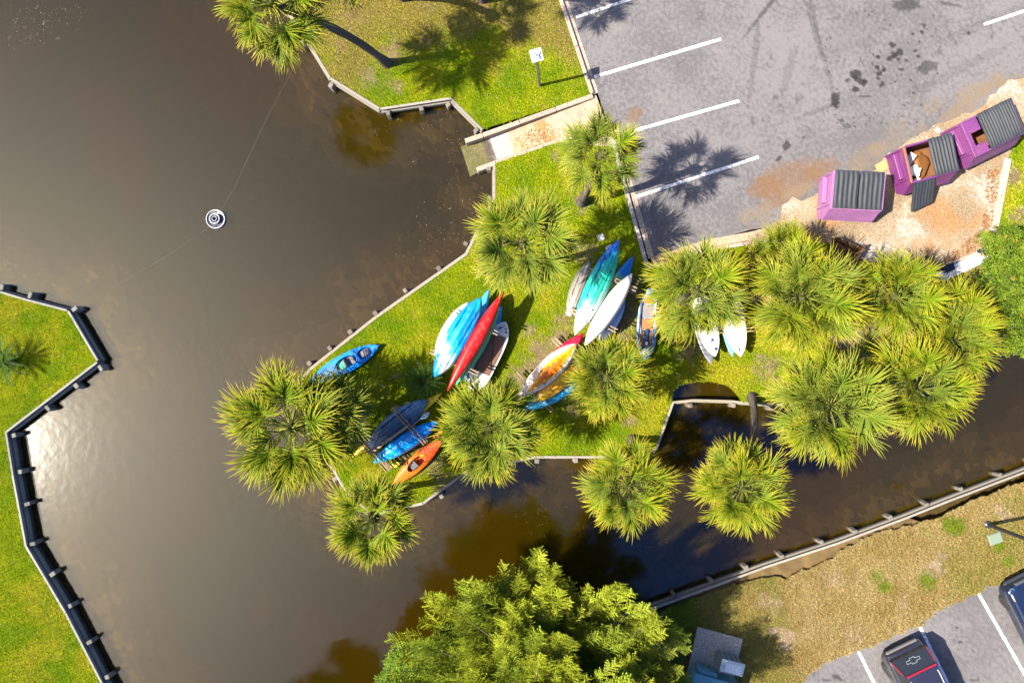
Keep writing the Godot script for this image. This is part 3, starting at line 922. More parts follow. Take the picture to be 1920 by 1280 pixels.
# one fan leaf of unit reach: stalk along +x, blade of folded leaflets around the end of a bent rib
func frond_mesh(kind: String, seed_: int, dull: bool) -> ArrayMesh:
	rng.seed = seed_
	var b := B.new()
	var drop: float = {"young": 0.05, "grown": 0.28, "old": 0.5, "dead": 0.9}[kind]
	var spread: float = {"young": 55.0, "grown": 104.0, "old": 116.0, "dead": 75.0}[kind]
	var stalk := 0.50
	var rib := func(s: float) -> Vector3:   # s 0..1 along stalk and rib
		return Vector3(s * 0.74, 0.05 * sin(s * 2.4) - drop * 0.30 * pow(s, 3.0), 0.0)
	var stalk_c := C(0.16, 0.17, 0.03) if kind != "dead" else C(0.2, 0.13, 0.07)
	var pts := []
	var rad := []
	for k in 7:
		pts.append(rib.call(k / 6.0))
		rad.append(lerpf(0.013, 0.004, k / 6.0))
	b.tube(pts, rad, 5, stalk_c)
	var n: int = {"young": 26, "grown": 46, "old": 44, "dead": 28}[kind]
	for i in n:
		var s := (i + 0.5) / n * 2.0 - 1.0
		var a := deg_to_rad(s * spread + rng.randf_range(-6, 6))
		var along := 0.68 + 0.30 * pow(1.0 - absf(s), 0.8)
		var o: Vector3 = rib.call(along)
		var ln := (0.36 + 0.10 * (1.0 - absf(s))) * rng.randf_range(0.74, 1.16)
		if kind == "young": ln *= 1.15
		var dir := Vector3(cos(a), 0, sin(a))
		var lift := 0.42 * absf(sin(a)) + rng.randf_range(-0.06, 0.16)
		var dr := drop * rng.randf_range(0.5, 1.6)
		var veer := rng.randf_range(-0.16, 0.16)
		var nrm := Vector3(-sin(a), 0, cos(a))
		var w := 0.0102 * rng.randf_range(0.85, 1.2)
		if kind == "dead": w *= 0.7
		var warm := rng.randf()
		var base_c: Color = mixc(C(0.042, 0.088, 0.006), C(0.125, 0.158, 0.009), warm)
		var tip_c: Color = mixc(C(0.21, 0.205, 0.008), C(0.33, 0.24, 0.025), rng.randf())
		if kind == "young":
			base_c = mixc(C(0.06, 0.11, 0.015), C(0.13, 0.16, 0.02), warm)
			tip_c = mixc(C(0.14, 0.18, 0.02), C(0.19, 0.2, 0.03), warm)
		elif kind == "old":
			base_c = mixc(base_c, C(0.19, 0.18, 0.012), 0.4)
			tip_c = mixc(C(0.34, 0.27, 0.03), C(0.42, 0.27, 0.11), rng.randf())
		elif kind == "dead":
			base_c = mixc(C(0.22, 0.14, 0.07), C(0.3, 0.21, 0.12), warm)
			tip_c = C(0.33, 0.25, 0.16)
		if dull and kind != "dead":
			base_c = mixc(base_c, C(0.07, 0.105, 0.016), 0.6)
			tip_c = mixc(tip_c, C(0.17, 0.18, 0.035), 0.6)
		var prev := []
		for k in 5:
			var q := k / 4.0
			var r := q * ln
			var p := o + dir * r * (1.0 - 0.12 * dr * q * q) + nrm * veer * r * q + Vector3(0, lift * r - dr * 0.95 * r * r / ln * q, 0)
			var ww: float = w * [0.55, 1.0, 0.95, 0.62, 0.05][k]
			var col := mixc(base_c, tip_c, pow(q, 2.8)) * rng.randf_range(0.9, 1.1)
			var row := [b.add(p - nrm * ww + Vector3(0, ww * 0.55, 0), col), b.add(p, col * 0.97), b.add(p + nrm * ww + Vector3(0, ww * 0.55, 0), col)]
			if prev:
				b.quad(prev[0], prev[1], row[1], row[0])
				b.quad(prev[1], prev[2], row[2], row[1])
			prev = row
	return b.done("up", 25.0)

func make_fronds() -> void:
	for kind in ["young", "grown", "old", "dead"]:
		for dull in [false, true]:
			var made := []
			for k in {"young": 3, "grown": 7, "old": 5, "dead": 3}[kind]: made.append(frond_mesh(kind, 500 + k * 17 + kind.length() * 100 + (7 if dull else 0), dull))
			fronds[kind + ("_dull" if dull else "")] = made

# base: place of the trunk on the ground; top: middle of the crown; r: reach of the leaves
func palm(label: String, base: Vector3, top: Vector3, r: float, count: int, seed_: int, trunk_r := 0.17, low := -28.0, dull := 0.2) -> void:
	rng.seed = seed_
	var t := thing("cabbage_palm", label, "palm tree", base, "cabbage palms around the pond")
	var d := top - base
	var pts := []
	var rad := []
	var bow := Vector3(d.x, 0, d.z) * 0.16
	for k in 11:
		var s := k / 10.0
		pts.append(Vector3(0, -0.15, 0).lerp(d, s) - bow * sin(s * PI) * 0.8 + Vector3(0, 0, 0.02 * sin(s * 5.0 + seed_)))
		rad.append(trunk_r * (1.25 - 0.35 * ss(0.0, 0.25, s)) * (1.0 + 0.08 * sin(k * 2.4)) * (1.25 if k == 0 else 1.0))
	var b := B.new()
	b.tube(pts, rad, 10, Color.WHITE, true, func(i, k): return C(0.17, 0.145, 0.12) * (0.75 + 0.5 * fmod(abs(sin(i * 12.9 + k * 78.2 + seed_) * 43.7), 1.0)))
	mesh_node("trunk", b.done("closed", 70.0), M.bark, t)
	var crown := Node3D.new()
	crown.name = "crown"
	t.add_child(crown)
	crown.position = d
	# heart of the crown: stubs of old leaf bases and brown fibre
	b = B.new()
	b.lathe(Vector3(0, -0.3, 0), [[trunk_r * 1.15, 0.0], [trunk_r * 1.5, 0.15], [trunk_r * 1.2, 0.34], [trunk_r * 0.5, 0.5], [0.02, 0.56]], 9, [C(0.13, 0.1, 0.06), C(0.15, 0.12, 0.06), C(0.12, 0.13, 0.04)])
	mesh_node("heart", b.done(), M.bark, crown)
	for i in count:
		var s := (i + 0.5) / count
		var el := deg_to_rad(lerpf(82.0, low, pow(s, 0.72)) + rng.randf_range(-8, 8))
		var az := i * 2.39996 + rng.randf_range(-0.3, 0.3) + seed_
		var kind := "young" if s < 0.12 else ("old" if s > 0.72 and rng.randf() < 0.7 else "grown")
		if s > 0.9 and rng.randf() < 0.5:
			kind = "dead"
			el = deg_to_rad(rng.randf_range(-60, -35))
		var set_: Array = fronds[kind + ("_dull" if rng.randf() < dull else "")]
		var o := MeshInstance3D.new()
		o.name = "frond"
		o.mesh = set_[rng.randi() % set_.size()]
		o.material_override = M.palm_leaf
		crown.add_child(o, true)
		var sc := r * rng.randf_range(0.86, 1.06) * (0.72 if kind == "young" else 1.0)
		var x := Vector3(cos(el) * cos(az), sin(el), cos(el) * sin(az))
		var z := x.cross(Vector3.UP).normalized().rotated(x, rng.randf_range(-0.45, 0.45))
		var y := z.cross(x)
		o.transform = Transform3D(Basis(x, y, z).scaled(Vector3.ONE * sc) if false else Basis(x * sc, y * sc, z * sc), Vector3(0, -0.25 * s, 0))

func palms() -> void:
	make_fronds()
	var list := [
		# label, base x y, crown x y, height, reach in px, leaves, low
		["palm leaning far out over the water from the upper lawn", 728, 118, 512, 8, 6.4, 106, 30, -35],
		["palm at the top edge behind the leaning one", 757, -8, 622, -78, 6.2, 95, 24, -30],
		["palm beyond the top edge, only its shadow falls on the upper lawn and tarmac", 905, -4, 868, -112, 6.0, 80, 24, -30],
		["lone palm beside the boat ramp and the tarmac", 1090, 380, 1130, 290, 5.5, 88, 26, -30],
		["palm right of the pond wall above the blue and red kayaks", 1000, 500, 980, 455, 5.4, 104, 34, -30],
		["yellowish palm at the far left tip of the point", 600, 795, 543, 803, 3.6, 126, 38, -35],
		["dull green palm between the tip and the single blue kayak", 648, 785, 634, 778, 3.0, 80, 22, -20],
		["rounded palm over the water below the orange kayak", 712, 920, 698, 972, 4.4, 92, 36, -35],
		["palm between the orange kayak and the pink kayak", 945, 782, 918, 803, 4.6, 100, 38, -30],
		["palm right of the yellow kayak on the fourth rack", 1122, 703, 1140, 708, 3.4, 84, 32, -25],
		["palm spreading over the white surfboards", 1276, 562, 1310, 545, 4.2, 103, 32, -30],
		["small palm below the purple skip at the lot edge", 1455, 490, 1468, 480, 2.6, 72, 24, -20],
		["large palm right of the surfboards", 1480, 565, 1508, 556, 4.6, 112, 38, -30],
		["palm below the tyre beside the skip pad", 1640, 565, 1680, 556, 4.2, 90, 34, -30],
		["palm below the fallen white fence panel", 1740, 585, 1778, 588, 3.6, 76, 28, -25],
		["large palm overhanging the canal right of the bare leaning trunk", 1512, 740, 1556, 764, 4.8, 114, 44, -32],
		["palm overhanging the canal at the lower right of the grove", 1660, 690, 1722, 728, 4.4, 104, 38, -30],
		["rightmost palm of the grove next to the leafy tree", 1735, 625, 1788, 640, 4.0, 88, 32, -28],
		["round palm over the canal below the pink and yellow kayaks", 1186, 822, 1180, 912, 4.6, 90, 42, -42],
		["round palm at the end of the bare leaning trunk in the canal", 1412, 742, 1393, 914, 4.8, 90, 48, -48],
	]
	var i := 0
	for p in list:
		var base := at(p[1], p[2], LAWN)
		var top := at(p[3], p[4], p[5])
		palm(p[0], base, top, 0.97 * p[6] / F * (H - p[5]), int(p[7] * 1.22), 900 + i * 31, 0.16 if p[5] > 3 else 0.13, p[8], [0.1, 0.3, 0.3, 0.5, 0.9, 0.25, 0.9, 0.1, 0.8, 0.3, 0.5, 0.3, 0.3, 0.25, 0.2, 0.6, 0.4, 0.2, 0.15, 0.1][i])
		i += 1

# ---------------------------------------------------------------- sagos: stiff feather leaves in a rosette
func sago_leaf(seed_: int) -> ArrayMesh:
	rng.seed = seed_
	var b := B.new()
	var rib := func(s: float) -> Vector3: return Vector3(s * 0.95, 0.28 * sin(s * 2.6), 0)
	var pts := []
	for k in 7: pts.append(rib.call(k / 6.0))
	b.tube(pts, [0.012, 0.011, 0.01, 0.008, 0.006, 0.005, 0.003], 4, C(0.05, 0.075, 0.012))
	for k in 26:
		var s := 0.12 + 0.86 * k / 25.0
		var o: Vector3 = rib.call(s)
		var ln := 0.17 * sin(PI * pow(s, 0.75) * 0.94 + 0.1)
		for sd in [-1.0, 1.0]:
			var d := Vector3(0.55, 0.16, sd * 0.82).normalized()
			var w := Vector3(0.011, 0, 0)
			var col := mixc(C(0.012, 0.04, 0.006), C(0.03, 0.065, 0.008), rng.randf())
			var a := b.add(o - w, col)
			var c := b.add(o + w, col)
			var e := b.add(o + d * ln, mixc(col, C(0.05, 0.08, 0.012), 0.5))
			b.tri(a, c, e)
	return b.done("up", 30.0)

func sago(label: String, where: Vector3, r: float, count: int, seed_: int, heart: Color) -> void:
	var set_ := []
	for k in 3: set_.append(sago_leaf(seed_ + k))
	rng.seed = seed_
	var t := thing("sago_palm", label, "sago palm", where)
	var b := B.new()
	b.lathe(Vector3(0, -0.05, 0), [[0.14, 0.0], [0.16, 0.2], [0.13, 0.4], [0.1, 0.5], [0.03, 0.53]], 10, [C(0.12, 0.08, 0.05), heart, heart])
	mesh_node("trunk", b.done(), M.bark, t)
	var crown := Node3D.new()
	crown.name = "crown"
	t.add_child(crown)
	crown.position = Vector3(0, 0.42, 0)
	for i in count:
		var s := (i + 0.5) / count
		var el := deg_to_rad(lerpf(42, -12, s))
		var az := i * 2.39996
		var o := MeshInstance3D.new()
		o.name = "frond"
		o.mesh = set_[i % 3]
		o.material_override = M.leaf
		crown.add_child(o, true)
		var sc := r * rng.randf_range(0.9, 1.05)
		var x := Vector3(cos(el) * cos(az), sin(el), cos(el) * sin(az))
		var z := x.cross(Vector3.UP).normalized()
		o.transform = Transform3D(Basis(x * sc, z.cross(x) * sc, z * sc), x * 0.06)

# ---------------------------------------------------------------- broadleaf and needle trees
func leaf_mesh() -> ArrayMesh:
	var b := B.new()
	for k in 5:
		var w := k * 1.256 + 0.3
		var d := Vector3(cos(w), 0.35, sin(w)).normalized()
		var s := Vector3(-sin(w), 0.15 * (1 if k % 2 else -1), cos(w)) * 0.24
		var o := d * 0.15
		var i := b.add(o)
		var j := b.add(o + d * 0.45 + s + Vector3(0, 0.06, 0))
		var k2 := b.add(o + d * 1.0 - Vector3(0, 0.12, 0))
		var l := b.add(o + d * 0.45 - s + Vector3(0, 0.06, 0))
		b.tri(i, j, k2)
		b.tri(i, k2, l)
	return b.done("up", 20.0, false)

# flat feathery spray of scale needles, one unit long
func spray_mesh(seed_: int) -> ArrayMesh:
	rng.seed = seed_
	var b := B.new()
	# side twigs, each a narrow lance with needles standing off it, gaps between them
	for k in 8:
		for sd in [-1.0, 1.0]:
			var s := 0.06 + 0.92 * (k + (0.3 if sd > 0 else 0.0)) / 8.0
			var ln := (0.1 + 0.3 * pow(sin(PI * minf(1.0, 0.22 + 0.78 * s)), 0.8)) * rng.randf_range(0.75, 1.2)
			var d := Vector3(0.8, rng.randf_range(-0.3, 0.55), sd * rng.randf_range(0.5, 0.8)).normalized()
			var o := Vector3(s * 0.95, 0.1 * s * s, 0)
			for q in 5:
				var p := o + d * ln * (q / 5.0)
				for e in [-1.0, 0.0, 1.0]:
					var d2 := (d + Vector3(rng.randf_range(0.0, 0.4), rng.randf_range(-0.3, 0.5), e * 0.75)).normalized()
					var l2 := 0.085 * rng.randf_range(0.7, 1.3) * (1.15 - 0.5 * q / 5.0)
					var side := d2.cross(Vector3.UP).normalized() * 0.011
					b.tri(b.add(p - side), b.add(p + side), b.add(p + d2 * l2))
	b.tube([Vector3.ZERO, Vector3(0.5, 0.03, 0), Vector3(0.98, 0.1, 0)], [0.014, 0.01, 0.004], 4)
	return b.done("up", 20.0, false)

func needle_tree(label: String, base: Vector3, height: float, reach: float, seed_: int, lean := Vector3.ZERO, limbs := 66, per := 30) -> void:
	var sprays := [spray_mesh(seed_ + 1), spray_mesh(seed_ + 2)]
	rng.seed = seed_
	var t := thing("cedar_tree", label, "tree", base)
	var b := B.new()
	var tp := []
	var tr := []
	for k in 9:
		var s := k / 8.0
		tp.append(Vector3(0, s * height, 0) + lean * s * s)
		tr.append(lerpf(0.24, 0.02, s))
	b.tube(tp, tr, 9, C(0.2, 0.16, 0.12))
	mesh_node("trunk", b.done("closed", 70), M.bark, t)
	var xs := [[], []]
	var cs := [[], []]
	for i in limbs:
		var s := pow((i + 0.5) / limbs, 0.85)
		var y := lerpf(0.14, 0.97, s) * height
		var ln := reach * (1.0 - pow(s, 1.5)) * rng.randf_range(0.76, 1.1) + 0.35
		var az := i * 2.39996 + rng.randf_range(-0.25, 0.25)
		var o := Vector3(0, y, 0) + lean * (y / height) * (y / height)
		var d := Vector3(cos(az), rng.randf_range(0.1, 0.42), sin(az)).normalized()
		var pts := []
		var rad := []
		for k in 6:
			var q := k / 5.0
			pts.append(o + d * ln * q + Vector3(0, 0.16 * ln * q * q - 0.1 * ln * sin(q * PI), 0) + Vector3(rng.randf_range(-1, 1), 0, rng.randf_range(-1, 1)) * 0.05 * ln * q)
			rad.append(lerpf(0.065, 0.012, q) * (0.5 + 0.5 * ln / reach))
		b = B.new()
		b.tube(pts, rad, 5, C(0.42, 0.38, 0.31))
		mesh_node("limb", b.done("closed", 80), M.bark, t)
		var tone := rng.randf_range(0.8, 1.2)
		var hue := rng.randf()
		var cnt := int(per * (0.35 + ln / reach))
		for k in cnt:
			var q := lerpf(0.22, 1.0, pow(rng.randf(), 0.75))
			var fi := q * 5.0
			var i0 := mini(int(fi), 4)
			var p: Vector3 = pts[i0].lerp(pts[i0 + 1], fi - i0)
			p += d.cross(Vector3.UP).normalized() * rng.randfn() * 0.16 * ln * (1.1 - 0.7 * q)
			var out := d.rotated(Vector3.UP, rng.randf_range(-1.0, 1.0) * (1.2 - 0.8 * q))
			out.y += rng.randf_range(-0.1, 0.55)
			out = out.normalized()
			var side := rng.randf_range(-0.5, 0.5)
			var z := out.cross(Vector3.UP).normalized().rotated(out, side)
			var sc := rng.randf_range(0.6, 1.2) * (0.75 + 0.35 * ln / reach)
			var w := rng.randi() % 2
			xs[w].append(Transform3D(Basis(out * sc, z.cross(out) * sc, z * sc), p))
			var c := mixc(mixc(C(0.075, 0.12, 0.01), C(0.185, 0.22, 0.014), hue), C(0.22, 0.23, 0.02), 0.45 * rng.randf())
			cs[w].append(c * tone * rng.randf_range(0.7, 1.3))
	for w in 2:
		copies("foliage", sprays[w], M.leaf, t, xs[w], cs[w]).set_meta("kind", "stuff")

# crown of leaf clusters carried on branching limbs; blobs: [centre offset, radius]
func leafy_tree(called: String, label: String, base: Vector3, blobs: Array, leaf: float, count: int, seed_: int, dark: Color, light: Color, trunk_r: float, twig: Color) -> void:
	var lm := leaf_mesh()
	rng.seed = seed_
	var t := thing(called, label, "tree" if trunk_r > 0.06 else "shrub", base)
	var b := B.new()
	for q in blobs: q[0] = at(q[0][0], q[0][1], q[0][2]) - base
	var fork := Vector3(blobs[0][0].x * 0.3, blobs[0][0].y * 0.45, blobs[0][0].z * 0.3)
	b.tube([Vector3(0, -0.1, 0), fork * 0.5 + Vector3(0.04, 0, 0), fork], [trunk_r, trunk_r * 0.8, trunk_r * 0.7], 8, twig * 0.6)
	mesh_node("trunk", b.done("closed", 70), M.bark, t)
	var xs := []
	var cs := []
	var total := 0.0
	for q in blobs: total += q[1] * q[1]
	for q in blobs:
		var mid: Vector3 = q[0]
		var r: float = q[1]
		var arms := 9
		for k in arms:
			var dir := Vector3(rng.randfn(), rng.randfn() * 0.6 + 0.35, rng.randfn()).normalized()
			var tip := mid + dir * r * 0.92
			b = B.new()
			var m1 := mid + dir * r * 0.3 + Vector3(rng.randf_range(-1, 1), rng.randf_range(-1, 1), rng.randf_range(-1, 1)) * r * 0.15
			b.tube([fork, fork.lerp(mid, 0.7), m1, tip], [trunk_r * 0.4, trunk_r * 0.28, trunk_r * 0.16, trunk_r * 0.06], 5, twig)
			mesh_node("limb", b.done("closed", 80), M.bark, t)
		var n := int(count * r * r / total)
		var clumps := []
		for k in int(18 + r * 26):
			var dir := Vector3(rng.randfn(), rng.randfn() * 0.8 + 0.25, rng.randfn()).normalized()
			clumps.append([mid + dir * r * rng.randf_range(0.6, 1.0), rng.randf_range(0.12, 0.26) * (0.5 + 0.5 * r), rng.randf()])
		for k in n:
			var cl: Array = clumps[rng.randi() % clumps.size()]
			var p: Vector3 = cl[0] + Vector3(rng.randfn(), rng.randfn() * 0.6, rng.randfn()) * cl[1] * 0.75
			var sc := leaf * rng.randf_range(0.65, 1.25)
			var bs := Basis.from_euler(Vector3(rng.randf_range(-0.7, 0.7), rng.randf() * TAU, rng.randf_range(-0.7, 0.7))).scaled(Vector3.ONE * sc)
			xs.append(Transform3D(bs, p))
			var c := mixc(dark, light, 0.55 * cl[2] + 0.45 * rng.randf())
			if rng.randf() < 0.03: c = mixc(c, C(0.3, 0.2, 0.03), 0.7)
			cs.append(c * rng.randf_range(0.8, 1.2))
	copies("foliage", lm, M.leaf, t, xs, cs).set_meta("kind", "stuff")

func trees() -> void:
	sago("dark green sago between the single blue kayak and the second rack", at(798, 713, LAWN), 0.95, 34, 61, C(0.32, 0.17, 0.09))
	sago("dark green sago on the lawn at the left edge", at(20, 678, LAWN), 1.15, 32, 71, C(0.14, 0.12, 0.05))
	needle_tree("big yellow green cedar at the bottom edge leaning over the canal", at(1000, 1240, LAWN), 6.6, 5.3, 301, Vector3(-0.4, 0, 0.2), 140, 62)
	needle_tree("smaller cedar right of the big one in front of the teal cabinets", at(1165, 1335, LAWN), 2.9, 2.3, 331, Vector3.ZERO, 48, 46)
	leafy_tree("broadleaf_shrub", "bright green broadleaf shrub at the bottom left of the big cedar", at(850, 1316, -0.1), [[[800, 1262, 2.2], 1.1], [[745, 1300, 2.0], 0.9], [[760, 1250, 1.8], 0.7], [[810, 1330, 2.6], 1.3]], 0.13, 5500, 401, C(0.04, 0.085, 0.009), C(0.1, 0.16, 0.014), 0.05, C(0.3, 0.27, 0.22))
	leafy_tree("broadleaf_tree", "leafy green tree cut by the right edge above the canal", at(1862, 532, LAWN), [[[1915, 540, 2.6], 1.25], [[1893, 475, 2.3], 0.95], [[1900, 610, 2.3], 1.0], [[1965, 610, 2.6], 1.3], [[1878, 530, 2.1], 0.85], [[1970, 480, 2.7], 1.4], [[1920, 640, 2.0], 0.75], [[1895, 580, 2.3], 0.8]], 0.13, 7500, 421, C(0.022, 0.05, 0.005), C(0.105, 0.15, 0.01), 0.12, C(0.4, 0.36, 0.3))
	leafy_tree("broadleaf_tree", "tree just below the bottom edge whose dark reflection lies on the pond", at(575, 1452, -0.1), [[[470, 1640, 6.0], 1.9], [[400, 1660, 5.4], 1.4], [[545, 1640, 5.2], 1.5], [[500, 1700, 6.6], 1.6]], 0.14, 7000, 431, C(0.035, 0.07, 0.008), C(0.09, 0.13, 0.012), 0.14, C(0.25, 0.22, 0.18))

# ---------------------------------------------------------------- kayaks and boards
# A hull of length L and width W: x runs from the first end to the second, y is up with the deck on top.
# opt: depth, deck, p (fullness), stern (0 pointed .. 1 blunt at the first end), rise, grooves, wells [[t, length, width, depth]]
func hull_mesh(L: float, W: float, opt: Dictionary, cf: Callable) -> ArrayMesh:
	var D: float = opt.get("depth", 0.26)
	var dk: float = opt.get("deck", 0.09)
	var full: float = opt.get("p", 2.3)
	var rise: float = opt.get("rise", 0.10)
	var blunt: float = opt.get("stern", 0.0)
	var gro: float = opt.get("grooves", 0.0)
	var wells: Array = opt.get("wells", [])
	var n := 76 if wells else 46
	var K := 34 if wells else 18
	var rings := []
	var cols := []
	for i in n + 1:
		var t := -0.5 + float(i) / n
		var e := absf(2.0 * t)
		var w := W / 2 * pow(maxf(0.0, 1.0 - pow(e, full)), 0.8)
		if t < 0.0 and blunt > 0.0: w = maxf(w, W / 2 * blunt * (1.0 - 0.35 * pow(e, 6.0)) * (1.0 if e < 0.985 else 0.9))
		w = maxf(w, 0.014)
		var sheer := rise * pow(e, 2.6)
		var dep := D * pow(maxf(0.0, 1.0 - pow(e, 3.2)), 0.55) + 0.03
		var ring := []
		var cc := []
		for k in K + 1:
			var u := 1.0 - 2.0 * k / K
			var y := sheer + dk * pow(maxf(0.0, 1.0 - u * u), 0.6) * (1.0 - 0.5 * e)
			var z := u * w
			var inw := 0.0
			for q in wells:
				var r: float = pow(absf((t - q[0]) * L / (q[1] / 2)), 2.4) + pow(absf(z / (q[2] / 2)), 2.4)
				if r < 1.0:
					var s := 1.0 - ss(0.72, 1.0, r)
					y -= minf(q[3], dk + dep * 0.8) * s
					inw = maxf(inw, s)
			ring.append(Vector3(t * L, y, z))
			cc.append(cf.call(t, u, false, inw))
		for k in range(1, K):
			var u := -1.0 + 2.0 * k / K
			var z := signf(u) * pow(absf(u), 0.85) * w
			var y := sheer - dep * pow(maxf(0.0, 1.0 - pow(absf(u), 2.6)), 0.62)
			if gro > 0.0 and e < 0.8:
				for g in [-0.24, 0.24]:
					y += gro * exp(-pow((z / W - g) / 0.032, 2.0)) * (1.0 - ss(0.6, 0.8, e))
				y -= gro * 0.5 * exp(-pow(z / W / 0.03, 2.0)) * (1.0 - ss(0.75, 0.95, e))
			ring.append(Vector3(t * L, y, z))
			cc.append(cf.call(t, u, true, 0.0))
		rings.append(ring)
		cols.append(cc)
	var b := B.new()
	b.loft(rings, cols)
	return b.done("closed", 48.0)

# places a boat by its two ends as surveyed at height h (the height of its gunwale)
func boat_at(called: String, label: String, category: String, a: Vector2, b: Vector2, h: float, group: String, over: bool, roll := 0.0) -> Node3D:
	var p := at(a.x, a.y, h)
	var q := at(b.x, b.y, h)
	var t := thing(called, label, category, (p + q) / 2, group)
	var x := (q - p).normalized()
	var bs := Basis(x, Vector3.UP, x.cross(Vector3.UP))
	if over: bs = bs * Basis(Vector3.RIGHT, PI)
	t.basis = bs * Basis(Vector3.RIGHT, roll)
	t.set_meta("len", p.distance_to(q))
	return t

func m_per_px(h: float) -> float:
	return (H - h) / F

# gradient along the boat with blotchy edges: stops = [[t, colour], ...]
func swirl(stops: Array, seed_: int, blotch := 0.12, across := 0.0) -> Callable:
	var n := FastNoiseLite.new()
	n.seed = seed_
	n.frequency = 1.0
	n.fractal_octaves = 3
	return func(t: float, u: float, _hull: bool, _inw: float) -> Color:
		var s := t + 0.5 + blotch * n.get_noise_2d(t * 7.0, u * 1.6) + across * u
		var col: Color = stops[0][1]
		for k in stops.size() - 1:
			if s > stops[k][0]: col = mixc(stops[k][1], stops[k + 1][1], (s - stops[k][0]) / maxf(0.001, stops[k + 1][0] - stops[k][0]))
		col = col * (0.96 + 0.12 * n.get_noise_2d(t * 30.0, u * 5.0))
		col = mixc(col, C(0.33, 0.31, 0.28), 0.18 * ss(0.25, 0.6, n.get_noise_2d(t * 16.0 + 9.0, u * 9.0)))
		return col

# small dark drain holes through the hull, as rims sunk in it
func scuppers(t: Node3D, L: float, spots: Array, y: float, m: Material) -> void:
	for s in spots:
		var b := B.new()
		b.lathe(Vector3(s[0] * L, y, s[1]), [[0.012, -0.02], [0.032, -0.02], [0.036, 0.006], [0.022, 0.008], [0.012, -0.012]], 8, [C(0.015, 0.017, 0.02)])
		mesh_node("scupper", b.done(), m, t)

func toggle(t: Node3D, x: float, y: float, s: float) -> void:
	var b := B.new()
	b.tube([Vector3(x, y, -0.07), Vector3(x + s * 0.02, y + 0.03, 0), Vector3(x, y, 0.07)], [0.014, 0.014, 0.014], 6, C(0.02, 0.02, 0.022))
	mesh_node("carry_handle", b.done(), M.rubber, t)

# upside-down boat on a rack
func racked(label: String, a: Array, b: Array, h: float, w_px: float, opt: Dictionary, cf: Callable, group: String, roll := 0.0) -> Node3D:
	var over: bool = opt.get("over", true)
	var t := boat_at("kayak", label, "kayak", Vector2(a[0], a[1]), Vector2(b[0], b[1]), h, group, over, roll)
	var L: float = t.get_meta("len")
	t.remove_meta("len")
	var W := w_px * m_per_px(h)
	mesh_node("hull", hull_mesh(L, W, opt, cf), M.plastic, t)
	var dep: float = opt.get("depth", 0.26)
	if opt.get("holes", false):
		scuppers(t, L, [[-0.22, -0.24 * W], [-0.02, -0.24 * W], [0.18, -0.24 * W], [-0.12, 0.24 * W], [0.08, 0.24 * W], [0.26, 0.2 * W]], -dep * 0.83, M.rubber)
	if opt.get("handles", true):
		for s in [-1.0, 1.0]: toggle(t, s * (L / 2 - 0.09), opt.get("rise", 0.1) * 0.85 + 0.045, s)
	return t

# ---------------------------------------------------------------- racks of posts and cross arms
# frames: [x, y] of each post on the ground in survey px; arm: unit-ish direction in px and reach each way; tiers: arm heights
func rack(label: String, frames: Array, arm: Vector2, left: float, right: float, tiers: Array, beam: bool, tone: Color) -> void:
	var t := thing("kayak_rack", label, "kayak rack", at(frames[0][0], frames[0][1], LAWN), "timber kayak racks on the point")
	var o := t.position
	var tops := []
	for fr in frames:
		var p := at(fr[0], fr[1], LAWN) - o
		var hi: float = tiers[tiers.size() - 1] + 0.07
		var b := B.new()
		b.box(Transform3D(Basis(Vector3.UP, atan2(-arm.y, arm.x)), p + Vector3(0, hi / 2 - 0.2, 0)), Vector3(0.09, hi + 0.4, 0.09), 0.008, tone * 0.9)
		mesh_node("post", b.done(), M.wood, t)
		tops.append(p + Vector3(0, hi + 0.0, 0))
		var d := Vector3(arm.x, 0, arm.y).normalized()
		var n := Vector3(-d.z, 0, d.x)
		for y in tiers:
			for s in [-1.0, 1.0]:
				b = B.new()
				var c: Vector3 = p + n * s * 0.065 + Vector3(0, y, 0)
				b.bar(c - d * (left + rng.randf_range(-0.06, 0.06)), c + d * (right + rng.randf_range(-0.06, 0.06)), 0.038, 0.088, 0.006, tone * rng.randf_range(0.85, 1.15))
				mesh_node("arm", b.done(), M.wood, t)
	if beam:
		var b := B.new()
		b.bar(tops[0] + Vector3(0, 0.05, 0), tops[1] + Vector3(0, 0.05, 0), 0.09, 0.09, 0.008, tone)
		mesh_node("ridge_beam", b.done(), M.wood, t)

func paddle(label: String, a: Vector3, b: Vector3, col: Color, shaft: Color, ends := 2) -> void:
	var t := thing("paddle", label, "paddle", (a + b) / 2)
	var d := (b - a)
	var L := d.length()
	var x := d / L
	t.basis = Basis(x, x.cross(Vector3.UP).normalized().cross(x), x.cross(Vector3.UP).normalized())
	var m := B.new()
	m.tube([Vector3(-L / 2 + 0.2, 0, 0), Vector3(L / 2 - 0.2, 0, 0)], [0.015, 0.015], 7, shaft)
	mesh_node("shaft", m.done(), M.plastic, t)
	for s in ([-1.0, 1.0] if ends == 2 else [1.0]):
		m = B.new()
		var rings := []
		var cols := []
		for k in 8:
			var q := k / 7.0
			var w: float = [0.018, 0.05, 0.085, 0.1, 0.1, 0.09, 0.065, 0.02][k]
			var ring := []
			for j in 8:
				var an := TAU * j / 8
				ring.append(Vector3(s * (L / 2 - 0.22 + 0.46 * q), sin(an) * 0.01, cos(an) * w))
			rings.append(ring)
			cols.append(col)
		m.loft(rings, cols)
		mesh_node("blade", m.done(), M.plastic, t)

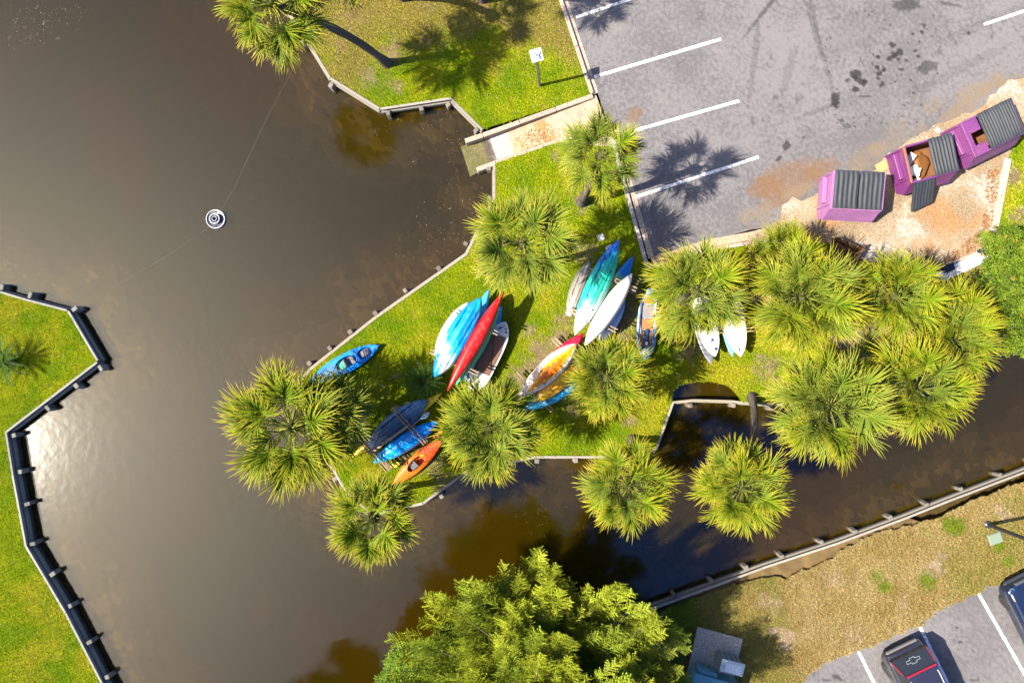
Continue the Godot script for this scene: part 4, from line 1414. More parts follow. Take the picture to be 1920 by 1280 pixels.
func seat_part(t: Node3D, x: float, y: float, col: Color, face: float, s := 1.0) -> void:
	var b := B.new()
	b.box(Transform3D(Basis(Vector3.BACK, 0.0), Vector3(x, y, 0)), Vector3(0.36, 0.07, 0.38) * s, 0.03, col)
	var o := mesh_node("seat", b.done(), M.rubber, t)
	b = B.new()
	b.box(Transform3D(Basis(Vector3.BACK, face * 0.3), Vector3(x - face * 0.2 * s, y + 0.15 * s, 0)), Vector3(0.06, 0.32, 0.4) * s, 0.025, col * 1.15)
	mesh_node("seat_back", b.done(), M.rubber, o)

func coaming(t: Node3D, x: float, y: float, len: float, wid: float, col: Color, r := 0.018) -> void:
	var pts := []
	for k in 25:
		var w := TAU * k / 24.0
		pts.append(Vector3(x + cos(w) * len / 2, y, sin(w) * wid / 2))
	var b := B.new()
	b.tube(pts, [r], 6, col, false)
	mesh_node("cockpit_rim", b.done("closed", 80), M.plastic, t)

func boats() -> void:
	rng.seed = 90
	var white := C(0.5, 0.5, 0.48)
	var cream := C(0.48, 0.44, 0.36)
	var blue := C(0.004, 0.085, 0.4)
	var azure := C(0.0, 0.15, 0.46)
	var cyan := C(0.01, 0.34, 0.46)
	var navy := C(0.006, 0.055, 0.26)
	var red := C(0.33, 0.006, 0.006)
	var crim := C(0.32, 0.006, 0.035)
	var pink := C(0.46, 0.25, 0.27)
	var yel := C(0.46, 0.31, 0.006)
	var gold := C(0.46, 0.21, 0.004)
	var org := C(0.66, 0.11, 0.008)
	var teal := C(0.012, 0.3, 0.22)
	var mint := C(0.05, 0.31, 0.14)
	var dusk := C(0.03, 0.055, 0.09)
	var slate := C(0.14, 0.16, 0.2)
	var g := "kayaks stored on the timber racks"
	# first rack, lower left
	var wood := C(0.3, 0.22, 0.15)
	rack("timber rack carrying the dark blue and bright blue kayaks, lower left", [[773, 792], [706, 841]], Vector2(0.67, 0.74), 1.0, 1.0, [0.34, 0.62, 1.06], true, wood)
	racked("dark blue grey upturned kayak with a blunt stern on the lower left rack", [690, 836], [801, 749], 0.75, 43, {"stern": 0.62, "grooves": 0.08, "depth": 0.25, "holes": true}, swirl([[0.0, slate * 1.3], [0.22, dusk], [0.6, C(0.03, 0.07, 0.13)], [0.9, C(0.05, 0.11, 0.19)]], 5, 0.15, 0.06), g)
	racked("long yellow kayak under the dark blue one, both ends sticking out", [658, 858], [828, 737], 0.42, 27, {"depth": 0.12, "p": 2.0, "deck": 0.05}, swirl([[0, yel * 1.15], [1, yel * 1.15]], 7, 0.02), g)
	racked("bright blue upturned kayak on the lower left rack beside the dark one", [699, 868], [821, 790], 0.75, 33, {"grooves": 0.035, "depth": 0.25, "holes": true}, swirl([[0, cyan], [0.25, C(0.0, 0.22, 0.56)], [0.7, C(0.0, 0.15, 0.5)], [1, C(0.0, 0.2, 0.55)]], 8, 0.18, 0.1), g)
	# second rack
	rack("timber rack with the red and blue kayaks in the middle of the lawn", [[893, 606], [857, 678]], Vector2(0.9, 0.43), 1.05, 1.05, [0.4, 0.88, 1.4], false, C(0.36, 0.27, 0.19))
	racked("white kayak half hidden left of the blue and cyan one", [878, 566], [816, 668], 1.03, 34, {"depth": 0.26, "p": 2.2}, swirl([[0, white], [1, white]], 11, 0.0), g)
	racked("blue kayak with cyan and white swirls, upturned on the middle rack", [902, 557], [814, 707], 1.56, 47, {"depth": 0.27, "grooves": 0.08, "p": 2.5}, swirl([[0, cyan], [0.14, azure], [0.46, azure], [0.62, cyan], [0.78, white], [0.86, cyan], [0.9, blue], [1, azure]], 12, 0.1, -0.14), g)
	racked("slim blue kayak whose tip shows behind the blue and cyan one", [917, 542], [858, 690], 0.52, 26, {"depth": 0.2}, swirl([[0, C(0.05, 0.3, 0.62)], [1, blue]], 13, 0.05), g)
	racked("long glossy red kayak upturned on top of the middle rack", [945, 545], [839, 733], 1.58, 29, {"depth": 0.27, "p": 1.75, "rise": 0.03}, swirl([[0, red], [0.5, red * 1.12], [1, red * 0.92]], 14, 0.05), g)
	racked("mint green kayak just right of the red one", [936, 579], [855, 722], 1.02, 26, {"depth": 0.2, "p": 2.0}, swirl([[0, mint], [1, mint * 1.15]], 15, 0.05), g)
	racked("deep blue kayak between the mint one and the brown decked one", [940, 575], [872, 716], 0.5, 32, {"depth": 0.16, "deck": 0.06, "p": 2.6, "stern": 0.3}, swirl([[0, C(0.02, 0.16, 0.42)], [1, C(0.01, 0.1, 0.3)]], 16, 0.05), g)
	deck_kayak()
	# third rack
	rack("timber rack with the teal and cream kayaks below the kerb corner", [[1144, 530], [1106, 602]], Vector2(0.91, 0.42), 1.05, 1.0, [0.4, 0.86, 1.34], false, C(0.38, 0.29, 0.21))
	racked("grey weathered kayak leftmost on the rack below the kerb corner", [1066, 592], [1106, 488], 0.54, 33, {"stern": 0.55, "grooves": 0.06, "depth": 0.24, "holes": true}, swirl([[0, C(0.3, 0.28, 0.26)], [0.3, C(0.17, 0.155, 0.14)], [0.75, C(0.12, 0.11, 0.1)], [1, C(0.08, 0.08, 0.075)]], 21, 0.25, 0.12), g)
	racked("large teal green kayak with a navy tip and white flank", [1078, 628], [1161, 448], 1.5, 43, {"depth": 0.3, "grooves": 0.08, "holes": true, "p": 2.2}, swirl([[0, white], [0.2, C(0.4, 0.62, 0.55)], [0.4, teal * 1.1], [0.7, teal], [0.8, C(0.0, 0.24, 0.36)], [0.88, navy], [1, navy]], 22, 0.12, 0.16), g)
	racked("blue and lime kayak peeking out behind the cream one", [1104, 628], [1188, 480], 0.52, 31, {"depth": 0.22, "p": 2.1}, swirl([[0, C(0.01, 0.2, 0.28)], [0.45, C(0.1, 0.3, 0.2)], [0.66, C(0.2, 0.48, 0.02)], [0.76, azure * 0.8], [1, blue * 0.9]], 23, 0.06), g)
	racked("cream white kayak upturned right of the teal one", [1097, 648], [1186, 512], 1.48, 34, {"depth": 0.3, "p": 2.2}, swirl([[0, cream], [0.5, white], [1, cream]], 24, 0.05), g)
	racked("pale blue and white kayak low down beside the round leafed palm", [1124, 642], [1172, 560], 0.52, 26, {"depth": 0.2}, swirl([[0, white], [0.4, C(0.3, 0.4, 0.6)], [1, C(0.06, 0.15, 0.4)]], 25, 0.05), g)
	# fourth rack
	rack("timber rack with the pink, yellow and teal blue kayaks", [[1068, 668], [1001, 733]], Vector2(0.7, 0.72), 1.08, 1.0, [0.4, 0.84, 1.0], false, C(0.36, 0.27, 0.2))
	racked("pink kayak fading to crimson at its upper end", [969, 749], [1095, 625], 0.98, 36, {"depth": 0.22, "p": 2.3}, swirl([[0, pink * 0.9], [0.3, white * 0.98], [0.55, pink * 1.1], [0.66, crim], [1, crim]], 31, 0.08), g)
	racked("white kayak with a yellow and orange blotched keel", [986, 738], [1082, 643], 1.16, 42, {"depth": 0.3, "grooves": 0.04, "holes": true}, flame(), g)
	racked("golden yellow kayak beneath the white and orange one", [1001, 753], [1086, 682], 0.97, 35, {"depth": 0.24, "grooves": 0.03, "holes": true}, swirl([[0, yel], [0.4, gold], [0.7, yel * 0.95], [1, gold]], 33, 0.2, 0.08), g)
	racked("teal blue kayak lowest on the rack with the golden yellow one", [983, 768], [1106, 700], 0.5, 34, {"depth": 0.2}, swirl([[0, C(0.04, 0.3, 0.48)], [0.5, C(0.02, 0.24, 0.42)], [1, C(0.02, 0.18, 0.36)]], 34, 0.1), g)
	# fifth rack, boards
	rack("timber rack holding the surfboards under a palm", [[1361, 620], [1345, 545]], Vector2(1.0, -0.05), 1.3, 0.95, [0.42, 0.72], false, C(0.42, 0.28, 0.15))
	board("white surfboard with dark blue marks on the rack under a palm", [1341, 668], [1308, 545], 0.84, 38, white, 61)
	board("cream surfboard with a small dark fin mark, right end of the rack", [1389, 668], [1362, 528], 0.84, 42, cream * 1.08, 62)
	board("light blue board between the white and the cream surfboards", [1373, 668], [1352, 492], 0.54, 28, C(0.1, 0.28, 0.44), 63)
	racked("dark grey covered board left of the white surfboard", [1333, 683], [1304, 548], 0.5, 30, {"depth": 0.1, "deck": 0.06, "handles": false, "over": false}, swirl([[0, C(0.1, 0.105, 0.13)], [1, C(0.12, 0.12, 0.14)]], 64, 0.1), g)
	board("narrow orange board tucked under the cream surfboard", [1366, 640], [1347, 530], 0.5, 13, C(0.55, 0.13, 0.01), 65)
	single_boats()

func flame() -> Callable:
	var n := FastNoiseLite.new()
	n.seed = 8
	n.frequency = 1.0
	return func(t: float, u: float, hull: bool, _inw: float) -> Color:
		var q := n.get_noise_2d(t * 16.0, u * 3.0)
		if not hull: return C(0.48, 0.44, 0.4)
		var col := C(0.5, 0.46, 0.41)
		col = mixc(col, C(0.45, 0.29, 0.29), ss(0.3, 0.8, u))
		var e := absf(u + 0.02) + 0.22 * q + absf(t + 0.03) * 0.9
		col = mixc(C(0.47, 0.23, 0.004), col, ss(0.56, 0.72, e))
		col = mixc(C(0.45, 0.08, 0.004), col, ss(0.38, 0.52, e + 0.35 * absf(n.get_noise_2d(t * 25.0 + 5.0, u * 6.0)) + absf(t + 0.08) * 0.3))
		return col

func board(label: String, a: Array, b: Array, h: float, w_px: float, col: Color, seed_: int) -> void:
	var t := boat_at("surfboard", label, "surfboard", Vector2(a[0], a[1]), Vector2(b[0], b[1]), h, "boards on the rack under a palm", false)
	var L: float = t.get_meta("len")
	t.remove_meta("len")
	var W := w_px * m_per_px(h)
	mesh_node("deck", hull_mesh(L, W, {"depth": 0.035, "deck": 0.035, "p": 2.7, "rise": 0.04, "stern": 0.12}, swirl([[0, col], [1, col * 0.96]], seed_, 0.05)), M.plastic, t)
	# fin on the tail and printed marks
	var m := B.new()
	m.prism(PackedVector2Array([Vector2(0, 0), Vector2(0.17, 0), Vector2(0.05, 0.16), Vector2(0.0, 0.15)]), -0.006, 0.006, C(0.04, 0.045, 0.06))
	var o := mesh_node("fin", m.done(), M.plastic, t)
	o.transform = Transform3D(Basis(Vector3.RIGHT, -PI / 2 if false else PI / 2), Vector3(-L / 2 + 0.3, -0.045, 0))
	if seed_ == 61:
		for q in [[-0.40, 0.03], [-0.26, -0.02]]:
			m = B.new()
			m.prism(PackedVector2Array([Vector2(-0.09, -0.11), Vector2(0.02, -0.03), Vector2(0.1, -0.05), Vector2(0.06, 0.06), Vector2(-0.02, 0.09), Vector2(-0.05, 0.0)]), 0, 0.004, C(0.02, 0.03, 0.12))
			mesh_node("mark", m.done(), M.plastic, t).position = Vector3(q[0] * L, 0.0425, q[1] + 0.07)
	if seed_ == 62:
		m = B.new()
		m.prism(PackedVector2Array([Vector2(-0.14, -0.02), Vector2(0.14, 0.0), Vector2(-0.02, 0.07)]), 0, 0.004, C(0.05, 0.05, 0.06))
		mesh_node("mark", m.done(), M.plastic, t).position = Vector3(-0.4 * L, 0.0425, -0.03)

# brown decked fishing kayak, upright on the low arms of the second rack
func deck_kayak() -> void:
	var t := boat_at("fishing_kayak", "white fishing kayak with a flat brown deck, right end of the middle rack", "kayak", Vector2(884, 735), Vector2(948, 603), 0.6, "kayaks stored on the timber racks", false, 0.12)
	var L: float = t.get_meta("len")
	t.remove_meta("len")
	var W := 42 * m_per_px(0.6)
	var white := C(0.46, 0.46, 0.47)
	mesh_node("hull", hull_mesh(L, W, {"depth": 0.15, "deck": 0.03, "p": 4.0, "stern": 0.5, "rise": 0.03}, swirl([[0, white], [1, white]], 41, 0.0)), M.plastic, t)
	var b := B.new()
	b.prism(PackedVector2Array([Vector2(-0.22 * L, -0.38 * W), Vector2(0.1 * L, -0.41 * W), Vector2(0.3 * L, -0.36 * W), Vector2(0.32 * L, 0.3 * W), Vector2(0.1 * L, 0.41 * W), Vector2(-0.22 * L, 0.38 * W)]), 0.028, 0.046, C(0.1, 0.045, 0.026))
	mesh_node("deck_pad", b.done(), M.rubber, t)
	b = B.new()
	b.tube([Vector3(0.26 * L, 0.06, -0.2 * W), Vector3(0.1 * L, 0.075, 0.05 * W), Vector3(0.0, 0.08, 0.12 * W), Vector3(-0.12 * L, 0.075, 0.3 * W), Vector3(-0.14 * L, 0.05, 0.44 * W)], [0.014], 6, C(0.02, 0.02, 0.022))
	mesh_node("strap", b.done(), M.rubber, t)
	for s in [[-0.34, -0.22], [-0.34, 0.1], [-0.42, -0.1], [-0.42, 0.16], [0.40, -0.1], [0.42, 0.14], [0.38, 0.22]]:
		b = B.new()
		b.lathe(Vector3(s[0] * L, 0.03, s[1] * W), [[0.005, 0.0], [0.04, 0.0], [0.042, 0.018], [0.02, 0.02], [0.004, 0.014]], 8, [C(0.02, 0.022, 0.03)])
		mesh_node("fitting", b.done(), M.rubber, t)
	b = B.new()
	b.bar(Vector3(0.36 * L, 0.045, -0.18 * W), Vector3(0.45 * L, 0.05, 0.06 * W), 0.03, 0.02, 0.006, C(0.03, 0.035, 0.05))
	mesh_node("bracket", b.done(), M.rubber, t)

func single_boats() -> void:
	# blue sit-inside kayak on the grass by the wall
	var t := boat_at("kayak", "bright blue open kayak lying alone on the grass by the pond wall", "kayak", Vector2(582, 716), Vector2(711, 647), 0.3, "", false, 0.0)
	var L: float = t.get_meta("len")
	t.remove_meta("len")
	var W := 36 * m_per_px(0.3)
	var az := C(0.0, 0.13, 0.44)
	mesh_node("hull", hull_mesh(L, W, {"depth": 0.22, "deck": 0.08, "p": 2.4, "rise": 0.05, "wells": [[0.02, 1.0, W * 0.66, 0.22], [0.29, 0.62, W * 0.56, 0.17], [-0.36, 0.28, 0.28, 0.05]]}, swirl([[0, az * 1.1], [0.5, az], [1, az * 1.1]], 51, 0.1)), M.plastic, t)
	coaming(t, 0.02 * L, 0.075, 1.0, W * 0.66, C(0.0, 0.16, 0.5), 0.024)
	coaming(t, -0.36 * L, 0.085, 0.28, 0.28, C(0.02, 0.1, 0.3), 0.015)
	seat_part(t, 0.08 * L, -0.06, C(0.09, 0.085, 0.1), 1.0, 0.92)
	var b := B.new()
	b.box(Transform3D(Basis(), Vector3(-0.07 * L, -0.08, 0)), Vector3(0.42, 0.05, 0.34), 0.02, C(0.02, 0.22, 0.16))
	mesh_node("foot_well_mat", b.done(), M.rubber, t)
	b = B.new()
	b.box(Transform3D(Basis(), Vector3(0.29 * L, -0.03, 0)), Vector3(0.4, 0.07, 0.28), 0.03, C(0.1, 0.095, 0.11))
	mesh_node("tank_cover", b.done(), M.rubber, t)
	b = B.new()
	b.lathe(Vector3(-0.36 * L, 0.03, 0), [[0.01, 0.0], [0.11, 0.0], [0.115, 0.03], [0.08, 0.045], [0.01, 0.048]], 14, [C(0.2, 0.2, 0.22)])
	mesh_node("hatch_lid", b.done(), M.rubber, t)
	for s in [[0.17, 0.3], [0.17, -0.3], [-0.16, 0.3]]:
		b = B.new()
		b.lathe(Vector3(s[0] * L, 0.05, s[1] * W), [[0.003, 0.0], [0.03, 0.0], [0.026, 0.025], [0.003, 0.028]], 7, [C(0.02, 0.03, 0.06)])
		mesh_node("fitting", b.done(), M.rubber, t)
	for s in [-1.0, 1.0]: toggle(t, s * (L / 2 - 0.1), 0.11, s)

	# orange recreational kayak, ground, next to the first rack
	t = boat_at("kayak", "orange kayak with a black seat lying on the ground below the lower left rack", "kayak", Vector2(737, 908), Vector2(829, 824), 0.3, "", false)
	L = t.get_meta("len")
	t.remove_meta("len")
	W = 31 * m_per_px(0.3)
	mesh_node("hull", hull_mesh(L, W, {"depth": 0.22, "deck": 0.11, "p": 2.1, "rise": 0.05, "wells": [[-0.02, 0.98, W * 0.62, 0.26]]}, swirl([[0, C(0.44, 0.11, 0.005)], [0.55, C(0.46, 0.085, 0.004)], [0.75, C(0.4, 0.03, 0.004)], [1, C(0.44, 0.065, 0.004)]], 52, 0.2)), M.plastic, t)
	coaming(t, -0.02 * L, 0.1, 0.98, W * 0.62, C(0.4, 0.08, 0.008), 0.018)
	seat_part(t, -0.09 * L, -0.05, C(0.05, 0.055, 0.065), -1.0, 0.8)
	toggle(t, L / 2 - 0.09, 0.12, 1.0)
	paddle("paddle with a yellow blade beside the orange kayak", at(742, 871, 0.25), at(790, 850, 0.35), C(0.62, 0.45, 0.02), C(0.05, 0.05, 0.05))
	paddle("orange paddle under the bright blue kayak's right end", at(795, 832, 0.5), at(820, 815, 0.45), C(0.55, 0.16, 0.02), C(0.4, 0.14, 0.03), 1)
	paddle("grey blue paddle on the ridge of the lower left rack", at(765, 803, 1.05), at(796, 780, 0.95), C(0.16, 0.22, 0.28), C(0.2, 0.2, 0.2), 1)

	# angler's pedal kayak standing on the grass
	t = boat_at("pedal_kayak", "blue and silver pedal fishing kayak with an orange brown deck standing on the grass", "kayak", Vector2(1219, 541), Vector2(1209, 676), 0.36, "", false)
	L = t.get_meta("len")
	t.remove_meta("len")
	W = 39 * m_per_px(0.36)
	mesh_node("hull", hull_mesh(L, W, {"depth": 0.28, "deck": 0.1, "p": 3.2, "stern": 0.5, "rise": 0.04, "wells": [[-0.12, 1.75, W * 0.7, 0.12], [0.19, 1.0, W * 0.62, 0.13]]},
		func(tt, u, hullside, _i): return mixc(C(0.035, 0.1, 0.22), C(0.2, 0.28, 0.38), 0.5 + n_mid.get_noise_2d(tt * 14.0, u * 3.0) * 1.3) if tt < 0.3 else mixc(C(0.05, 0.12, 0.13), C(0.18, 0.28, 0.3), 0.5 + n_mid.get_noise_2d(tt * 20.0, u * 4.0))), M.plastic, t)
	var tan_ := C(0.2, 0.085, 0.026)
	for q in [[-0.36, 0.44, 0.5], [0.0, 0.5, 0.52]]:
		b = B.new()
		b.box(Transform3D(Basis(), Vector3(q[0] * L, 0.0, 0)), Vector3(q[1], 0.025, q[2] * W), 0.01, tan_)
		mesh_node("deck_pad", b.done(), M.rubber, t)
	for s in [-1.0, 1.0]:
		b = B.new()
		b.box(Transform3D(Basis(), Vector3(0.2 * L, 0.0, s * 0.2 * W)), Vector3(0.62, 0.025, 0.15 * W), 0.01, tan_ * 0.8)
		mesh_node("deck_pad", b.done(), M.rubber, t)
		b = B.new()
		b.bar(Vector3(-0.36 * L, 0.13, s * 0.42 * W), Vector3(0.2 * L, 0.13, s * 0.42 * W), 0.03, 0.03, 0.006, C(0.03, 0.035, 0.045))
		mesh_node("gear_rail", b.done(), M.rubber, t)
	b = B.new()
	b.box(Transform3D(Basis(), Vector3(-0.18 * L, 0.08, 0)), Vector3(0.5, 0.04, 0.56 * W), 0.015, C(0.13, 0.12, 0.13))
	mesh_node("seat", b.done(), M.rubber, t)
	b = B.new()
	b.bar(Vector3(-0.5 * L + 0.1, 0.15, -0.28 * W), Vector3(-0.14 * L, 0.15, -0.3 * W), 0.1, 0.05, 0.02, C(0.26, 0.28, 0.31))
	mesh_node("motor_shaft", b.done(), M.plastic, t)
	b = B.new()
	b.box(Transform3D(Basis(), Vector3(0.17 * L, 0.06, 0)), Vector3(0.66, 0.1, 0.15), 0.04, C(0.015, 0.04, 0.12))
	var o := mesh_node("pedal_drive", b.done(), M.plastic, t)
	b = B.new()
	b.box(Transform3D(Basis(), Vector3(0.26 * L, 0.115, 0)), Vector3(0.13, 0.012, 0.1), 0.004, C(0.55, 0.56, 0.58))
	mesh_node("plate", b.done(), M.plastic, o)
	b = B.new()
	b.lathe(Vector3(0.38 * L, 0.07, 0), [[0.01, 0.0], [0.16, 0.0], [0.17, 0.02], [0.13, 0.06], [0.05, 0.085], [0.01, 0.09]], 14, [C(0.2, 0.3, 0.32)])
	mesh_node("bow_hatch", b.done(), M.plastic, t)

# ---------------------------------------------------------------- rubbish skips
# local: x along the skip, z towards its sloping front, y up
func ribbed_lid(w: float, d: float, ribs: int, thick := 0.03) -> ArrayMesh:
	var b := B.new()
	var n := ribs * 6
	var rows := 9
	var top := []
	var bot := []
	for j in rows + 1:
		var r := []
		var r2 := []
		for i in n + 1:
			var x := (float(i) / n - 0.5) * w
			var z := (float(j) / rows - 0.5) * d
			var edge := minf(1.0, minf(float(j), float(rows - j)) * 0.9)
			var y := 0.035 * edge * pow(0.5 + 0.5 * sin(TAU * i / 6.0 - PI / 2), 1.5) * ss(0.0, 0.06, 0.5 - absf(float(i) / n - 0.5))
			y += 0.045 * n_mid.get_noise_2d(x * 1.3 + w * 9.0, z * 1.3)
			var dust := 0.5 + 0.5 * n_fine.get_noise_2d(x * 1.5 + w, z * 0.5)
			var col := mixc(C(0.008, 0.011, 0.016), C(0.028, 0.033, 0.04), dust * 0.7)
			r.append(b.add(Vector3(x, y, z), col))
			r2.append(b.add(Vector3(x, y - thick, z), col))
		top.append(r)
		bot.append(r2)
	for j in rows:
		for i in n:
			b.quad(top[j][i], top[j + 1][i], top[j + 1][i + 1], top[j][i + 1])
			b.quad(bot[j][i], bot[j][i + 1], bot[j + 1][i + 1], bot[j + 1][i])
	for i in n:
		b.quad(top[0][i], top[0][i + 1], bot[0][i + 1], bot[0][i])
		b.quad(top[rows][i + 1], top[rows][i], bot[rows][i], bot[rows][i + 1])
	for j in rows:
		b.quad(top[j + 1][0], top[j][0], bot[j][0], bot[j + 1][0])
		b.quad(top[j][n], top[j + 1][n], bot[j + 1][n], bot[j][n])
	return b.done("closed", 50.0)

func purple(tone: Color, seed_: float) -> Callable:
	return func(p: Vector3) -> Color:
		var n := n_mid.get_noise_3d(p.x * 2.0 + seed_, p.y * 2.0, p.z * 2.0) + 0.5 * n_fine.get_noise_3d(p.x * 1.4, p.y * 1.4 + seed_, p.z * 1.4)
		var col := tone * (1.0 + 0.22 * n)
		return mixc(col, C(0.16, 0.06, 0.03), ss(0.3, 0.55, n + 0.35 * n_fine.get_noise_3d(p.x * 3.0, p.y * 0.8, p.z * 3.0 + seed_)))

# a flat steel plate with finely divided faces so that its wear can show
func plate(parent: Node3D, called: String, q: Array, thick: float, cf: Callable, nu := 10, nv := 6) -> MeshInstance3D:
	var b := B.new()
	var nrm: Vector3 = (q[1] - q[0]).cross(q[3] - q[0]).normalized()
	var f := []
	var k := []
	for j in nv + 1:
		var a := []
		var c := []
		for i in nu + 1:
			var p: Vector3 = q[0].lerp(q[1], float(i) / nu).lerp(q[3].lerp(q[2], float(i) / nu), float(j) / nv)
			var dent := 0.008 * n_mid.get_noise_3d(p.x * 2.0, p.y * 2.0, p.z * 2.0)
			a.append(b.add(p + nrm * dent, cf.call(p)))
			c.append(b.add(p - nrm * thick, cf.call(p + Vector3(3, 0, 0))))
		f.append(a)
		k.append(c)
	for j in nv:
		for i in nu:
			b.quad(f[j][i], f[j][i + 1], f[j + 1][i + 1], f[j + 1][i])
			b.quad(k[j][i], k[j + 1][i], k[j + 1][i + 1], k[j][i + 1])
	for i in nu:
		b.quad(f[0][i], k[0][i], k[0][i + 1], f[0][i + 1])
		b.quad(f[nv][i + 1], k[nv][i + 1], k[nv][i], f[nv][i])
	for j in nv:
		b.quad(f[j + 1][0], k[j + 1][0], k[j][0], f[j][0])
		b.quad(f[j][nu], k[j][nu], k[j + 1][nu], f[j + 1][nu])
	return mesh_node(called, b.done("closed", 30.0), M.steel, parent)

func skip(label: String, middle: Vector3, turn: float, L: float, tone: Color, lids: Array, open_front := -1, seed_ := 1.0) -> Node3D:
	var t := thing("rubbish_skip", label, "skip", Vector3(middle.x, 0.055, middle.z), "purple rubbish skips on the sandy pad")
	t.rotation.y = turn
	var cf := purple(tone, seed_)
	var rust := func(p: Vector3) -> Color: return mixc(C(0.2, 0.09, 0.035), C(0.11, 0.05, 0.03), 0.5 + n_mid.get_noise_3d(p.x * 3.0, p.y * 3.0, p.z * 3.0))
	var h := L / 2
	var zb := -0.86
	var prof := [Vector3(0, 0.12, zb), Vector3(0, 1.42, zb), Vector3(0, 1.30, 0.58), Vector3(0, 0.58, 0.95), Vector3(0, 0.12, 0.78)]
	var X := Vector3(1, 0, 0)
	var quadp := func(i: int, j: int, inset := 0.0) -> Array: return [prof[i] - X * (h - inset), prof[i] + X * (h - inset), prof[j] + X * (h - inset), prof[j] - X * (h - inset)]
	plate(t, "back_wall", [prof[1] - X * h, prof[1] + X * h, prof[0] + X * h, prof[0] - X * h] if false else quadp.call(1, 0), 0.02, cf, 14, 7)
	plate(t, "front_slope", [prof[2] + X * h, prof[2] - X * h, prof[3] - X * h, prof[3] + X * h], 0.02, cf, 16, 6)
	plate(t, "front_foot", [prof[3] + X * h, prof[3] - X * h, prof[4] - X * h, prof[4] + X * h], 0.02, cf, 14, 4)
	plate(t, "floor", [Vector3(-h, 0.14, zb), Vector3(h, 0.14, zb), Vector3(h, 0.14, 0.78), Vector3(-h, 0.14, 0.78)], 0.02, rust, 8, 8)
	for s in [-1.0, 1.0]:
		# side wall: a pentagon plate
		var b := B.new()
		var o: Vector3 = X * (h - 0.004) * s
		var rings := []
		for e in [0.0, -0.022]:
			var r := []
			for k in 5:
				for q in 6: r.append(prof[k].lerp(prof[(k + 1) % 5], q / 6.0) + o + X * e * s)
			rings.append(r)
		var cc := []
		for p in rings[0]: cc.append(cf.call(p))
		b.loft(rings, [cc, cc], true, true)
		mesh_node("side_wall", b.done("closed", 30), M.steel, t)
		# fork sleeve and upright ribs
		b = B.new()
		b.box(Transform3D(Basis(), Vector3(s * (h + 0.085), 0.86, -0.2)), Vector3(0.16, 0.2, 1.05), 0.015, tone * 1.05)
		mesh_node("fork_sleeve", b.done(), M.steel, t)
		for z in [-0.8, 0.42]:
			b = B.new()
			b.box(Transform3D(Basis(), Vector3(s * (h + 0.03), 0.7, z)), Vector3(0.06, 1.1, 0.06), 0.008, tone * 0.95)
			mesh_node("rib", b.done(), M.steel, t)
		b = B.new()
		b.bar(prof[1] + X * s * (h - 0.02) + Vector3(0, 0.02, 0), prof[2] + X * s * (h - 0.02) + Vector3(0, 0.02, 0), 0.09, 0.06, 0.008, C(0.2, 0.075, 0.06) if seed_ == 2.0 and s < 0 else tone)
		mesh_node("rim", b.done(), M.steel, t)
	for k in [1, 2]:
		var b := B.new()
		b.bar(prof[k] - X * h + Vector3(0, 0.0, 0.02), prof[k] + X * h + Vector3(0, 0.0, 0.02), 0.08, 0.06, 0.008, tone)
		mesh_node("rim", b.done(), M.steel, t)
	var slope := atan2(0.12, 1.44)
	for l in lids:    # [middle x, width, ribs]
		var o := mesh_node("lid", ribbed_lid(l[1], 1.5, l[2]), M.rubber, t)
		o.transform = Transform3D(Basis(Vector3.RIGHT, slope) * Basis(Vector3.BACK, rng.randf_range(-0.02, 0.02)), Vector3(l[0], 1.43 + l[3], -0.14))
		for e in [-0.25, 0.25]:
			var b := B.new()
			b.box(Transform3D(Basis(), Vector3(l[0] + e * l[1], 1.43, zb - 0.01)), Vector3(0.09, 0.06, 0.08), 0.01, C(0.03, 0.03, 0.035))
			mesh_node("hinge", b.done(), M.steel, t)
	if open_front >= 0:
		var o := mesh_node("open_lid", ribbed_lid(0.96, 1.35, 7), M.rubber, t)
		o.transform = Transform3D(Basis(Vector3.UP, 0.16) * Basis(Vector3.RIGHT, 0.72), Vector3(-0.34, 0.86, 1.12))
	return t

func bag(label: String, where: Vector3, size: Vector3, col: Color, seed_: int, called := "rubbish_bag", cat := "rubbish bag") -> void:
	rng.seed = seed_
	var rings := []
	var cols := []
	for j in 9:
		var v := j / 8.0
		var r := sin(PI * clampf(v, 0.04, 0.96))
		var ring := []
		for i in 14:
			var w := TAU * i / 14
			var q := 1.0 + 0.8 * n_mid.get_noise_3d(cos(w) * 2.0 + seed_, v * 4.0, sin(w) * 2.0)
			ring.append(Vector3(cos(w) * r * q * size.x / 2, (v - 0.02) * size.y, -sin(w) * r * q * size.z / 2))
		rings.append(ring)
		cols.append(col)
	var b := B.new()
	b.loft(rings, cols)
	var o := mesh_node(called, b.done("closed", 35), M.plastic, self)
	o.position = where
	tag(o, label, cat)

func cardboard(label: String, where: Vector3, size: Vector3, turn: Vector3, col: Color) -> void:
	var t := thing("cardboard_sheet", label, "cardboard", where)
	t.rotation = turn
	var b := B.new()
	b.box(Transform3D(), size, 0.004, col)
	mesh_node("panel", b.done(), M.wood, t)
	b = B.new()
	b.box(Transform3D(Basis(Vector3.BACK, 0.5), Vector3(size.x * 0.62, size.x * 0.06, 0)), Vector3(size.x * 0.3, size.y, size.z), 0.004, col * 0.9)
	mesh_node("flap", b.done(), M.wood, t)

